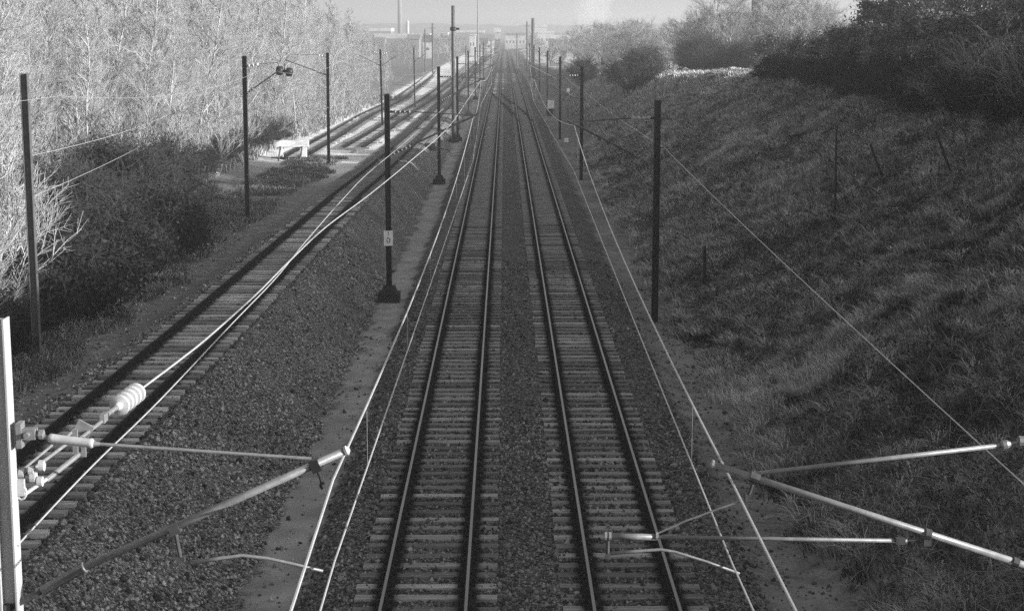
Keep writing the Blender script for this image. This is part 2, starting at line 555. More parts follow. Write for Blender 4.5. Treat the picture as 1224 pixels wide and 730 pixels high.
def sweep(path, prof, off):
    mb = MB(); n = len(prof)
    P = [Vector(p) for p in path]
    vs = []
    for i, p in enumerate(P):
        d = (P[min(i + 1, len(P) - 1)] - P[max(i - 1, 0)]); d.z = 0; d.normalize()
        s = Vector((d.y, -d.x, 0))
        for x, z in prof:
            vs.append(p + s * (off + x) + Vector((0, 0, z)))
    fs = []
    for i in range(len(P) - 1):
        for k in range(n):
            k2 = (k + 1) % n
            fs.append((i * n + k, i * n + k2, (i + 1) * n + k2, (i + 1) * n + k))
    fs.append(tuple(range(n))); fs.append(tuple((len(P) - 1) * n + k for k in range(n - 1, -1, -1)))
    return mb.add(vs, fs)


def rail(path, off, parent, origin, worn=True):
    P = [Vector(p) - origin for p in path]
    mb = sweep(P, rail_profile(), off)
    me = mb.mesh('rail', M['rust'])
    me.materials.append(M['railhead'])
    np_ = len(rail_profile())
    for i, poly in enumerate(me.polygons):
        if worn and i < (len(P) - 1) * np_ and (i % np_) in (7,):
            poly.material_index = 1
    return link('rail', me, parent)


def sleeper_mesh(length=2.6):
    mb = MB()
    mb.box((0, 0, -.235), (length, .25, .12))
    for s in (-1, 1):                                   # chairs and spikes
        x = s * HALF
        mb.box((x, 0, -.1705), (.34, .19, .014), taper=.95)
        for t in (-1, 1):
            mb.box((x + t * .105, 0, -.146), (.05, .1, .04), taper=.7)
    me = mb.mesh('sleeper', M['sleeper'])
    me.materials.append(M['rust'])
    for i, p in enumerate(me.polygons):
        if i >= 6: p.material_index = 1
    return me


SLEEPER = sleeper_mesh()
PALE_SLEEPER = SLEEPER.copy(); PALE_SLEEPER.materials[0] = M['palesleeper']


def along(fx, fz, y0, y1, step0=4.0, grow=1.0):
    ys = [y0]
    while ys[-1] < y1:
        ys.append(min(y1, ys[-1] + step0)); step0 *= grow
    return [(float(fx(y)), y, float(fz(y))) for y in ys]


def track(label, fx, fz, y0, y1, sleep_from, individual=100, spacing=.62, rail_from=None, step=4, worn=True):
    yo = sleep_from
    origin = Vector((float(fx(yo)), yo, float(fz(yo))))
    t = empty('railway_track', origin, label, 'railway track', 'railway tracks')
    path = along(fx, fz, y0 if rail_from is None else rail_from, y1, step)
    rail(path, -HALF, t, origin, worn); rail(path, HALF, t, origin, worn)
    y = y0; k = 0
    near = []
    while y < y1:
        near.append(y + random.uniform(-.03, .03)); y += spacing
    vis = [q for q in near if q >= sleep_from]
    first = vis[:individual]
    rest = [q for q in near if q < sleep_from] + [q for q in vis[individual:] if q < 420]

    def rot_at(q):
        dx = float(fx(q + .5) - fx(q - .5))
        return -math.atan(dx)
    for q in first:
        o = link('sleeper', PALE_SLEEPER if 'siding' in label else SLEEPER, t, (float(fx(q)) - origin.x + random.uniform(-.025, .025), q - origin.y, float(fz(q)) - origin.z + random.uniform(-.012, .006)))
        o.rotation_euler = (random.uniform(-.02, .02), random.uniform(-.004, .004), rot_at(q) + random.uniform(-.012, .012))
    mb = MB()
    for q in rest:
        rm = Matrix.Rotation(rot_at(q), 3, 'Z')
        c = Vector((float(fx(q)) - origin.x, q - origin.y, float(fz(q)) - origin.z))
        mb.box(c + Vector((0, 0, -.235)), (2.6, .25, .12), rm)
    if rest:
        o = mb.build('sleepers', M['farsleeper'] if 'main' in label else M['oldsleeper'], t); o['kind'] = 'stuff'
    return t


lin = lambda *pts: (lambda y: np.interp(y, [p[0] for p in pts], [p[1] for p in pts]))
zero = lambda y: 0.0
track('straight main track left of the centre, under the left pair of wires', lambda y: -1.44, zero, 20, 1500, 27, step=40)
track('straight main track right of the centre, beside the grassy embankment', lambda y: 2.33, zero, 20, 1500, 27, step=40)
track('rusty siding track on the raised ballast bank, left of the sign mast', xs_of, zs_of, 22, 700, 28, step=4, worn=False)
SID3x = lin((100, -15.1), (123, -15.5), (200, -16.4), (255, -15.9), (330, -16.6), (375, -17.2), (600, -22))
SID3z = lambda y: zs_of(y) - .0
track('siding track that ends at the white buffer stop', SID3x, SID3z, 124, 600, 124, 60, step=5, worn=False)
SID2x = lin((120, -12.3), (180, -12.1), (400, -10.6), (700, -10))
track('middle siding track running straight across sunlit pale gravel', SID2x, lambda y: zs_of(y) + .004, 136, 600, 136, 60, step=4, worn=False)
XOx = lambda y: 2.33 - 3.77 * float(sstep(188, 296, y))
xo = track('curved crossover track linking the two main tracks far off', XOx, lambda y: .006, 190, 294, 190, 1, step=3, worn=False)
# where it overlaps the main tracks it lies on the same timbers: keep rails only
for ch in list(xo.children):
    if ch.name.startswith('sleeper'):
        bpy.data.objects.remove(ch)


# ------------------------------------------------------------------ catenary masts
def ibeam(mb, x, y, z0, z1, w=.2, d=.2, t=.014):
    h = z1 - z0; c = (z0 + z1) / 2
    mb.box((x - w / 2, y, c), (t, d, h)); mb.box((x + w / 2, y, c), (t, d, h))
    mb.box((x, y, c), (w - t - .004, t, h - .004))
    return mb


def sheds(p0, p1, r_core, r_shed, n):
    prof = [(0, r_core * .6)]
    for i in range(n):
        a = (i + .1) / n; b = (i + .45) / n; c = (i + .55) / n
        prof += [(a, r_core), (b, r_shed), (c, r_shed * .95), ((i + .8) / n, r_core)]
    prof.append((1, r_core * .6))
    return prof


def mast(X, Y, zb, ht, side, label, track_x, steel='mast', tube='darktube', z_tie=6.9, z_low=5.2, z_msg=6.65, z_con=5.0, sign=False, group='catenary masts along the main tracks',
         detail=True, stagger=.2, w=.2, plinth=True, ins='whiteins'):
    """side +1: the arm reaches towards +X"""
    t = empty('catenary_mast', (X, Y, zb), label, 'catenary mast', group)
    top = ht - zb
    ibeam(MB(), 0, 0, 0, top, w, w).build('column', M[steel], t)
    if plinth:
        mb = MB(); mb.box((0, 0, .1), (.85, .85, .55)); mb.box((0, 0, .5), (.62, .62, .26), taper=.75); mb.build('foundation', M['darkconc'], t)
    dx = track_x + stagger - X                # where the wires hang, in local x
    a = w / 2 * side
    L = lambda x, z: Vector((x, 0, z - zb))
    # top tie with a post insulator next to the mast
    xi0 = a + side * .12; xi1 = a + side * .85
    MB().lathe(L(a, z_tie), L(xi0, z_tie), [(0, .05), (1, .05)]).build('clamp', M[steel], t)
    MB().lathe(L(xi0, z_tie), L(xi1, z_tie), sheds(None, None, .035, .085, 4)).build('insulator', M[ins], t, smooth=False)
    MB().tube([L(xi1, z_tie), L(dx - side * .05, z_msg + .12)], .022).build('top_tie', M[tube], t)
    # inclined strut
    e = L(dx + side * .25, z_msg + .18); s0 = L(a, z_low)
    d = e - s0
    MB().lathe(s0 + d * .02, s0 + d * .24, sheds(None, None, .035, .075, 5)).build('insulator', M['brownins'], t)
    MB().tube([s0 + d * .22, e], .036).build('strut', M[tube], t)
    # registration tube and steady arm to the contact wire
    rz = z_con + .38
    f = (rz - z_low) / (z_msg + .18 - z_low)
    f = max(.08, min(.6, f))
    r0 = s0 + d * max(f, .3)
    rr = L(dx - side * .9, rz)
    MB().tube([r0, rr], .022).build('registration_tube', M[tube], t)
    MB().tube([rr, rr + Vector((0, 0, -.22)), L(dx - side * .45, z_con + .2), L(dx, z_con)], .012).build('steady_arm', M[tube], t)
    MB().tube([L(dx, z_msg + .16), L(dx, z_msg)], .03).build('wire_clamp', M['fitting'], t)
    if sign:
        sg = MB().box((0, -w / 2 - .03, 2.55), (.36, .02, .6)).build('sign_plate', M['white'], t)
        for txt, zz, size in (('1', 2.66, .2), ('0', 2.36, .27)):
            cu = bpy.data.curves.new('digit', 'FONT'); cu.body = txt; cu.size = size * 1.25; cu.extrude = .003; cu.align_x = 'CENTER'
            tmp = bpy.data.objects.new('digit', cu); COL.objects.link(tmp)
            dg = bpy.context.evaluated_depsgraph_get()
            me = bpy.data.meshes.new_from_object(tmp.evaluated_get(dg))
            bpy.data.objects.remove(tmp)
            me.materials.clear(); me.materials.append(M['ink'])
            o = link('digit', me, sg, (0, -w / 2 - .046, zz)); o.rotation_euler = (math.pi / 2, 0, 0)
    return t


TLX, TRX = -1.44, 2.33
SPANS_R = [61, 121, 168, 218, 268, 318, 370]
SPANS_L = [66, 118, 165, 215, 266, 318, 372]
for i, Y in enumerate(SPANS_R):
    zb = gz(5.55, Y)
    lab = ['tall black mast at the foot of the embankment with pale insulator discs', 'black mast right of the tracks, second one along the embankment foot',
           'slim dark mast third along the embankment, by a white marker stone', 'hazy grey mast beside the pale trackside cabinet',
           'faint mast just beyond the trackside cabinet, right of the tracks', 'second faint mast beyond the trackside cabinet', 'last faint mast before the right line reaches the town'][i]
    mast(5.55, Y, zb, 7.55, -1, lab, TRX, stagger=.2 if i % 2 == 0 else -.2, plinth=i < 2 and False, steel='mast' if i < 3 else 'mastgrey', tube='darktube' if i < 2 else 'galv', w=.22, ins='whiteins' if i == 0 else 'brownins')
for i, Y in enumerate(SPANS_L):
    zb = gz(-4.6, Y)
    lab = ['black mast with a white number plate, standing on a dark plinth', 'thin black mast on a dark plinth beyond the mast with the number plate',
           'slender mast standing close behind the tall thick pole', 'hazy mast first beyond the tall thick pole, left of the tracks', 'faint mast second beyond the tall thick pole',
           'faint mast third beyond the tall thick pole', 'fading mast furthest along the left side of the main tracks'][i]
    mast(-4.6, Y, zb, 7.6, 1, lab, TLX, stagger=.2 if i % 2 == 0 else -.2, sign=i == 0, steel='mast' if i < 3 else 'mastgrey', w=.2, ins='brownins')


# the two near supports, arms lit by the sun
NY = 15.5


def near_left():
    X = -4.76; zb = gz(X, NY)
    t = empty('catenary_mast', (X, NY, zb), 'bright galvanised mast close by at lower left, its arm reaching over the left track', 'catenary mast', 'catenary masts along the main tracks')
    O = Vector((X, NY, zb))
    P = lambda px, py, Y=NY: at(px, py, Y) - O
    ibeam(MB(), 0, 0, 0, 7.35 - zb, .15, .2, .016).build('column', M['galvmast'], t)
    mb = MB(); mb.box((0, 0, .1), (.8, .8, .5)); mb.build('foundation', M['concrete'], t)
    # top tie
    a = P(22, 519); b = P(58, 523); c = P(112, 530); e = P(372, 548)
    a.y = b.y = c.y = e.y = 0
    mb = MB(); mb.box((a + Vector((.02, 0, 0))), (.05, .14, .24)); mb.box(a + Vector((.1, -.03, .01)), (.14, .05, .1)); mb.box(a + Vector((.1, .04, .01)), (.14, .03, .1))
    mb.lathe(a + Vector((.1, -.1, .01)), a + Vector((.1, .1, .01)), [(0, .028), (1, .028)], 8)
    mb.tube([a + Vector((.14, 0, 0)), b], .022)
    mb.lathe(a + Vector((.2, 0, 0)), a + Vector((.24, 0, 0)), [(0, .05), (1, .05)], 8)
    mb.build('clamp', M['galv'], t)
    MB().lathe(b, c, [(0, .03), (.02, .042), (.1, .044), (.9, .044), (.96, .05), (1, .035)], 14).build('insulator', M['porcelain'], t, smooth=True)
    MB().tube([c, c * .97 + e * .03, e], [.03, .017, .017]).build('top_tie', M['galv'], t)
    # strut
    s0 = P(12, 726); s1 = P(50, 706); s2 = P(102, 677); s3 = P(412, 539)
    for q in (s0, s1, s2, s3): q.y = 0
    mb = MB(); mb.box(s0 + Vector((-.05, 0, 0)), (.14, .14, .1)); mb.tube([s0, s1], .03); mb.build('hinge', M['darktube'], t)
    MB().lathe(s1, s2, [(0, .03), (.02, .048), (.95, .048), (.97, .058), (1, .05)], 14).build('insulator', M['brownins'], t, smooth=True)
    MB().tube([s2, s3], .037, 12).build('strut', M['dulltube'], t, smooth=True)
    MB().lathe(s3, s3 + (s3 - s2).normalized() * .05, [(0, .045), (.5, .05), (1, .02)], 10).build('strut_cap', M['porcelain'], t)
    # clamps between tie and strut, hook to messenger
    q = P(377, 556); q.y = 0
    mb = MB(); mb.box(q, (.09, .1, .12), Matrix.Rotation(-.4, 3, 'Y')); mb.tube([q, P(383, 570), P(385, 579)], .016); mb.lathe(P(384, 577), P(387, 583), [(0, .03), (1, .03)], 8)
    mb.build('wire_clamp', M['fitting'], t)
    # drop bracket and steady arm
    q0 = P(209, 632); q1 = P(216, 668)
    mb = MB(); mb.box(q0, (.1, .1, .09), Matrix.Rotation(-.4, 3, 'Y')); mb.tube([q0, q1], .02); mb.box(q1, (.08, .06, .05)); mb.build('drop_bracket', M['darktube'], t)
    MB().tube([P(228, 672), P(262, 667), P(290, 663.5), P(320, 667), P(352, 674), P(386, 682)], [.02, .018, .017, .016, .015, .013], 10).build('steady_arm', M['galv'], t, smooth=True)
    return t


def near_right():
    X = 5.75; zb = gz(X, NY)
    t = empty('catenary_mast', (X, NY, zb), 'near mast out at the right with bright arms reaching over the right track', 'catenary mast', 'catenary masts along the main tracks')
    O = Vector((X, NY, zb))
    P = lambda px, py, Y=NY: at(px, py, Y) - O
    ibeam(MB(), 0, 0, 0, 7.4 - zb, .2, .2, .016).build('column', M['galvmast'], t)
    mb = MB(); mb.box((0, 0, .1), (.8, .8, .5)); mb.build('foundation', M['concrete'], t)
    # strut
    s3 = P(853, 555); s1 = P(1238, 679); s0 = P(1320, 706)
    MB().tube([s3, s1], .034, 12).build('strut', M['galv'], t, smooth=True)
    MB().lathe(s1, s0, sheds(None, None, .035, .075, 5)).build('insulator', M['brownins'], t)
    MB().lathe(P(1210, 670), P(1217, 672.4), [(0, .048), (1, .048)], 10).build('collar', M['darktube'], t)
    MB().lathe(s3 + Vector((-.03, 0, .008)), s3, [(0, .02), (.3, .045), (1, .045)], 10).build('strut_cap', M['galv'], t)
    # top tie
    e = P(902, 566); a = P(1196, 532); b = P(1208, 530); c = P(1224, 527); d = P(1322, 517)
    MB().tube([e, a], .022, 10).build('top_tie', M['galv'], t, smooth=True)
    mb = MB(); mb.lathe(a, b, [(0, .03), (.2, .045), (.6, .045), (1, .025)], 8); mb.tube([b, c], .016); mb.lathe(c - Vector((.05, 0, 0)), c + Vector((.02, 0, 0)), [(0, .05), (1, .05)], 8); mb.build('tie_coupling', M['galv'], t)
    MB().lathe(c + Vector((.02, 0, 0)), d, sheds(None, None, .035, .07, 5)).build('insulator', M['porcelain'], t)
    mb = MB(); mb.lathe(P(896, 568), P(907, 572), [(0, .055), (1, .055)], 10); mb.tube([P(901, 562), P(899, 580), P(894, 594)], .018); mb.box(P(894, 594), (.06, .08, .06)); mb.build('wire_clamp', M['darktube'], t)
    # registration tube
    r0 = P(722, 640.5); r1 = P(786, 641.5); r2 = P(1084, 646); r3 = P(1112, 643)
    mb = MB(); mb.tube([r0, r1], .03, 10); mb.tube([r1, r2], .019, 10); mb.build('registration_tube', M['dulltube'], t, smooth=True)
    for px in (724, 729, 785):
        MB().lathe(P(px - 1.5, 640.6), P(px + 1.5, 640.8), [(0, .042), (1, .042)], 10).build('collar', M['galv'], t)
    mb = MB(); mb.box(P(1076, 646), (.09, .06, .06)); mb.tube([r2, r3], .014); mb.lathe(P(1105, 637), P(1112, 639), [(0, .055), (1, .055)], 10); mb.box(P(1108, 645), (.07, .07, .1)); mb.build('tube_joint', M['darktube'], t)
    # stay
    MB().tube([P(786, 637), P(820, 622), P(858, 608), P(893, 596)], .009, 6).build('stay', M['dulltube'], t)
    # drop bracket, steady arm
    mb = MB(); mb.tube([P(726.5, 641), P(726.5, 664)], .018); mb.box(P(726.5, 664), (.05, .05, .05)); mb.build('drop_bracket', M['darktube'], t)
    MB().tube([P(730, 661), P(760, 658.5), P(790, 656.5), P(806, 659), P(845, 671), P(884, 685)], [.017, .016, .015, .014, .013, .012], 10).build('steady_arm', M['dulltube'], t, smooth=True)
    return t


near_left(); near_right()


# ------------------------------------------------------------------ overhead wires
def sag(p, q, s, n=14):
    p = Vector(p); q = Vector(q)
    return [p.lerp(q, i / n) - Vector((0, 0, s * 4 * (i / n) * (1 - i / n))) for i in range(n + 1)]


def overhead(label, tx, supports):
    """supports: (Y, stagger, z_contact, z_messenger)"""
    t = empty('overhead_line', (tx, supports[0][0], 5), label, 'overhead line', 'overhead lines')
    O = Vector(t.location)
    msg = []; con = []; dropp = []
    for (Y0, s0, c0, m0), (Y1, s1, c1, m1) in zip(supports, supports[1:]):
        a = sag((tx + s0, Y0, m0), (tx + s1, Y1, m1), (Y1 - Y0) ** 2 / 62 ** 2 * .85)
        b = sag((tx + s0, Y0, c0), (tx + s1, Y1, c1), .02)
        msg += a if not msg else a[1:]; con += b if not con else b[1:]
        n = max(2, int((Y1 - Y0) / 7))
        if Y0 < 170:
            for k in range(n):
                f = (k + .5) / n
                i = f * 14; j = int(i); g = i - j
                dropp.append((a[j].lerp(a[j + 1], g), b[j].lerp(b[j + 1], g)))
    MB().tube([p - O for p in msg], .0135, 6).build('messenger_wire', M['wire'], t)
    MB().tube([p - O for p in con], .0102, 6).build('contact_wire', M['wire'], t)
    for p, q in dropp:
        MB().tube([p - O, q - O], .003, 4).build('dropper', M['dulltube'], t)
    return t


supL = [(-30, .2, 4.95, 6.5), (NY, -.2, 4.97, 5.78)] + [(Y, .2 if i % 2 == 0 else -.2, 5.0, 6.65) for i, Y in enumerate(SPANS_L)] + [(430, .2, 5, 6.6), (700, 0, 5, 6.6)]
supR = [(-30, .2, 4.95, 6.5), (NY, -.14, 4.95, 5.72)] + [(Y, .2 if i % 2 == 0 else -.2, 5.0, 6.65) for i, Y in enumerate(SPANS_R)] + [(430, .2, 5, 6.6), (700, 0, 5, 6.6)]
overhead('pair of bright wires strung above the left main track', TLX, supL)
overhead('pair of bright wires strung above the right main track', TRX, supR)

# return conductor on the field side of the right masts
pts = [(5.95, -25, 5.6)]
fe = empty('feeder_wire', (5.95, NY, 4.9), 'single sagging wire slanting across the grassy embankment on the right', 'wire', 'single wires')
O = Vector(fe.location)
chain = sag((5.95, -30, 4.9), (5.95, NY, 4.85), .3)
for (Y0, z0), (Y1, z1) in zip([(NY, 4.85), (59, 5.85), (121, 5.7), (168, 5.8), (218, 5.8)], [(61, 5.85), (121, 5.7), (168, 5.8), (218, 5.8), (370, 5.8)]):
    chain += sag((5.8 if Y0 > 20 else 5.95, Y0, z0), (5.8, Y1, z1), .12 * (Y1 - Y0) / 60)[1:]
MB().tube([p - O for p in chain], .009, 6).build('cable', M['wire'], fe)
for Y, z in ((61, 5.85), (121, 5.7), (168, 5.8)):
    MB().tube([Vector((5.66, Y, z)) - O, Vector((5.8, Y, z)) - O], .03).build('insulator', M['brownins'], fe)

# terminated wires anchored to the near left mast
def spline(pts, n=8):
    P = [Vector(p) for p in pts]
    P = [P[0] * 2 - P[1]] + P + [P[-1] * 2 - P[-2]]
    out = []
    for i in range(1, len(P) - 2):
        for k in range(n):
            t = k / n
            a, b, c, d = P[i - 1], P[i], P[i + 1], P[i + 2]
            out.append(.5 * ((2 * b) + (c - a) * t + (2 * a - 5 * b + 4 * c - d) * t * t + (3 * b - a - 3 * c + d) * t ** 3))
    out.append(P[-2])
    return out


tw = empty('anchored_messenger', at(150, 478, 18), 'thick anchored wire with a pale ribbed insulator, running over the siding', 'wire', 'anchored wires')
O = Vector(tw.location)
p = lambda px, py, Y: at(px, py, Y) - O
i0, i1 = p(139, 487, 17.65), p(167, 466, 18.4)
prof = [(0, .03), (.06, .05)]
for k in range(5):
    c_ = .14 + k * .17
    prof += [(c_ - .055, .05), (c_ - .03, .108), (c_ + .005, .117), (c_ + .03, .108), (c_ + .045, .05)]
prof += [(.96, .05), (1, .03)]
MB().lathe(i0, i1, prof, 22).build('insulator', M['porcelain'], tw)
MB().tube(spline([i1, p(215, 430, 20.2), p(250, 402, 22), p(306, 352, 25.3), p(346, 312, 29), p(390, 271, 34), p(441, 233, 42), p(490, 193, 52), p(536, 152, 66), p(560, 118, 88), p(577, 93, 125)]), .013, 6).build('messenger_wire', M['wire'], tw)
# yoke, twin rods and tensioning gear back to the mast
y0, y1 = p(118, 503, 17.1), p(104, 518, 16.7)
mb = MB()
mb.tube([i0, p(128, 495, 17.3)], .026); mb.box(p(124, 499, 17.2), (.05, .16, .09)); mb.tube([p(122, 503, 17.15), p(88, 530, 16.4)], .02); mb.tube([p(96, 508, 16.95), p(72, 528, 16.35)], .014)
mb.box(p(100, 512, 16.8), (.17, .03, .13), Matrix.Rotation(.5, 3, 'Y')); mb.box(p(90, 527, 16.45), (.05, .03, .24)); mb.box(p(100, 534, 16.5), (.045, .03, .2))
mb.build('yoke', M['galv'], tw)
mb = MB()
mb.tube([p(80, 530, 16.4), p(32, 566, 15.75)], .018); mb.tube([p(62, 532, 16.35), p(24, 564, 15.8)], .014); mb.tube([p(94, 543, 16.3), p(55, 574, 15.75)], .026)
mb.build('turnbuckle', M['galv'], tw)
mb = MB()
for px, py, r in ((50, 556, .055), (38, 562, .05), (26, 566, .045), (48, 575, .05), (40, 570, .06)):
    c = p(px, py, 15.7); mb.lathe(c + Vector((-.025, 0, 0)), c + Vector((.025, 0, 0)), [(0, r), (1, r)], 12)
mb.tube([p(56, 572, 15.75), p(30, 590, 15.6), p(20, 592, 15.6)], .02)
c = p(25, 588, 15.6)
mb.tube([c + Vector((.05 * math.cos(a_), 0, .07 * math.sin(a_))) for a_ in np.linspace(0, 6.283, 13)], .013)
mb.box(p(22, 582, 15.6), (.12, .05, .16))
mb.build('tensioner', M['porcelain'], tw)

tc_ = empty('anchored_contact_wire', at(107, 560, 17), 'thin anchored wire crossing beneath the ribbed insulator towards the left track', 'wire', 'anchored wires')
O = Vector(tc_.location)
MB().tube(spline([Vector((-4.66, NY, 5.14)) - O, p(22, 650, 15.9), p(107, 560, 18.2), p(191, 478, 21.5), p(280, 384, 26), p(330, 332, 29.5), p(365, 289, 34), p(408, 240, 42), p(440, 207, 51), p(482, 172, 66), p(530, 130, 95)]), .010, 6).build('contact_wire', M['wire'], tc_)


# ------------------------------------------------------------------ masts of the sidings
def siding_mast(px_top, py_top, px_b, py_b, label, arms, steel='mast', w=.19):
    b = hit(px_b, py_b)
    q = at(px_top, py_top, b.y)
    t = empty('siding_mast', b, label, 'catenary mast', 'catenary masts along the sidings')
    h = q.z - b.z
    mb = ibeam(MB(), 0, 0, -.2, h, w, w)
    c = mb.build('column', M[steel], t)
    lean = (q.x - b.x) / h
    c.rotation_euler = (0, math.atan(lean), 0)
    tip = Vector((q.x - b.x, 0, h))
    for s, z, reach in arms:
        r0 = Vector((lean * (h - z), 0, h - z))
        MB().lathe(r0 + Vector((s * .12, 0, .02)), r0 + Vector((s * .7, 0, .12)), sheds(None, None, .035, .085, 3)).build('insulator', M['porcelain'], t)
        MB().tube([r0 + Vector((s * .7, 0, .12)), r0 + Vector((s * reach, 0, .2))], .02).build('top_tie', M['galv'], t)
        d = Vector((s * reach, 0, 1.1)); z0 = r0 - Vector((0, 0, 1.3))
        MB().lathe(z0 + d * .04, z0 + d * .26, sheds(None, None, .04, .09, 3)).build('insulator', M['brownins'], t)
        MB().tube([z0 + d * .25, z0 + d], .03).build('strut', M['darktube'], t)
    return t, tip, b


SM = []
SM.append(siding_mast(28.5, 88, 45, 432, 'leaning dark mast at the far left beside the lit reeds', [], steel='mastgrey'))
SM.append(siding_mast(292, 67, 296, 264, 'dark mast standing at the end of the shaded scrub', [(1, .5, 1.6)]))
SM.append(siding_mast(391.5, 63, 393, 195, 'dark mast next to the white buffer stop', [(-1, .3, 3.0)]))
SM.append(siding_mast(454.5, 59, 457, 152, 'slim dark mast with a small arm on each side, behind the number plate mast', [(-1, .4, 2.2), (1, .5, 1.6)], w=.17))
SM.append(siding_mast(494.5, 57, 496, 130, 'pale grey mast beside the middle siding on sunlit gravel', [(1, .6, 1.6)], steel='mastgrey', w=.17))

# wires over the sidings
def plain_wire(label, pts, r=.005):
    t = empty('siding_wire', pts[0], label, 'wire', 'siding wires')
    O = Vector(pts[0])
    MB().tube([Vector(q) - O for q in pts], r, 5).build('cable', M['wire'], t)


def masttop(i, dz, dx):
    t, tip, b = SM[i]
    return Vector((b.x + tip.x + dx, b.y, b.z + tip.z - dz))


w1 = []
for i in range(4):
    w1 += sag(masttop(i, .6, .9), masttop(i + 1, .6, .9), .5)[0 if i == 0 else 1:]
plain_wire('faint upper wire linking the arms of the siding masts', [Vector((-12.5, -20, 8.4))] + w1)
w2 = []
for i in range(1, 4):
    w2 += sag(masttop(i, 2.6, 2.6), masttop(i + 1, 2.6, 2.6), .35)[0 if i == 1 else 1:]
plain_wire('faint lower wire above the raised siding', w2)
plain_wire('pale wire stretched from the leaning mast into the wood', sag(masttop(0, 2.2, .1), (-18.0, 90, 5.6), .15), .009)
plain_wire('second pale wire stretched low from the leaning mast past the scrub', sag(masttop(0, 3.3, .1), (-17.2, 84, 4.9), .1), .008)
b3 = masttop(2, .35, -3.2)
plain_wire('faint wire running along above the buffer stop track', [Vector((-15.9, 119, 7.3))] + sag((-15.9, 119, 7.3), masttop(3, .6, -2.2), .3)[1:] + sag(masttop(3, .6, -2.2), (-16.3, 260, 7.2), .6)[1:])

# dark twin drums hanging at the end of the buffer mast's arm
c = Vector(at(340, 85.5, SM[2][2].y))
t = empty('drum_weight', c, 'black double drum hanging from the wire left of the buffer stop mast', 'counterweight')
mb = MB()
mb.lathe(Vector((-.58, 0, .06)), Vector((-.1, 0, .02)), [(0, .2), (.08, .3), (.5, .33), (.92, .3), (1, .2)], 16)
mb.build('drum', M['fitting'], t, smooth=True)
mb = MB(); mb.lathe(Vector((.12, 0, -.02)), Vector((.58, 0, -.08)), [(0, .2), (.08, .29), (.5, .32), (.92, .29), (1, .2)], 16); mb.build('drum', M['fitting'], t, smooth=True)
mb = MB(); mb.tube([Vector((-.15, 0, .02)), Vector((.15, 0, -.02))], .13); mb.tube([Vector((0, 0, 0)), Vector((.02, 0, .55))], .03); mb.build('axle', M['fitting'], t)
plain_wire('thin span wire from the buffer stop mast holding the double drum', [masttop(2, .9, -.1), c + Vector((1.2, 0, .35)), c + Vector((.02, 0, .55)), c + Vector((-2.5, 0, 1.2)), Vector((-21.5, SM[2][2].y, 9.3))])

# ------------------------------------------------------------------ buffer stop, kerb, small trackside things
bx, by = float(SID3x(122)), 122.0
bz = gz(bx, by)
t = empty('buffer_stop', (bx, by, bz), 'white painted buffer stop at the end of the short siding', 'buffer stop')
mb = MB(); mb.box((0, 0, 1.18), (2.5, .4, .46)); mb.build('buffer_beam', M['white'], t)
for s in (-1, 1):
    mb = MB(); mb.box((s * .86, 0, .475), (.46, .34, .945))
    mb.build('post', M['white'], t)
    mb = MB(); mb.tube([(s * .78, -.1, 1.0), (s * .78, -1.5, .05)], .06, 6); mb.build('brace', M['mastgrey'], t)
mb = MB(); mb.box((-1.0, .05, 1.48), (.28, .2, .22)); mb.build('lamp', M['fitting'], t)
mb = MB(); mb.box((0, -.35, .12), (2.9, .26, .22)); mb.build('base_timber', M['timber'], t)

k = empty('concrete_edging', (-12.2, 128, gz(-12.2, 128)), 'low pale concrete edging bending round the end of the middle siding', 'kerb')
O = Vector(k.location)
def edge(px0, py0, px1, py1, h=.14, w_=.3):
    a = hit(px0, py0); b = hit(px1, py1)
    d = b - a; ang = math.atan2(d.y, d.x)
    return MB().box((a + b) / 2 - O + Vector((0, 0, h / 2 - .02)), (d.length, w_, h), Matrix.Rotation(ang, 3, 'Z'))
edge(420, 183, 444, 166.5).build('kerb_stone', M['concrete'], k)
edge(396, 171, 438, 171.5, .12, .25).build('kerb_stone', M['concrete'], k)
edge(446, 171, 458, 171.5, .12, .25).build('kerb_stone', M['concrete'], k)

# tall thick pole
pt = at(541.5, 7, 163)
pb = Vector((pt.x, 163, gz(pt.x, 163)))
t = empty('tall_pole', pb, 'very tall thick grey pole left of the main tracks, standing above the skyline', 'pole')
MB().tube([(0, 0, -.2), (0, 0, (pt.z - pb.z) * .7), (0, 0, pt.z - pb.z)], [.2, .18, .165], 14).build('shaft', M['mastgrey'], t, smooth=True)
mb = MB(); mb.lathe((0, 0, pt.z - pb.z - 2.4), (0, 0, pt.z - pb.z - 2.0), [(0, .2), (.2, .3), (.8, .3), (1, .2)], 12); mb.box((.35, 0, pt.z - pb.z - 2.2), (.5, .12, .2)); mb.build('collar', M['fitting'], t)
mb = MB(); mb.box((0, 0, .15), (1.1, 1.1, .5), taper=.85); mb.build('foundation', M['darkconc'], t)

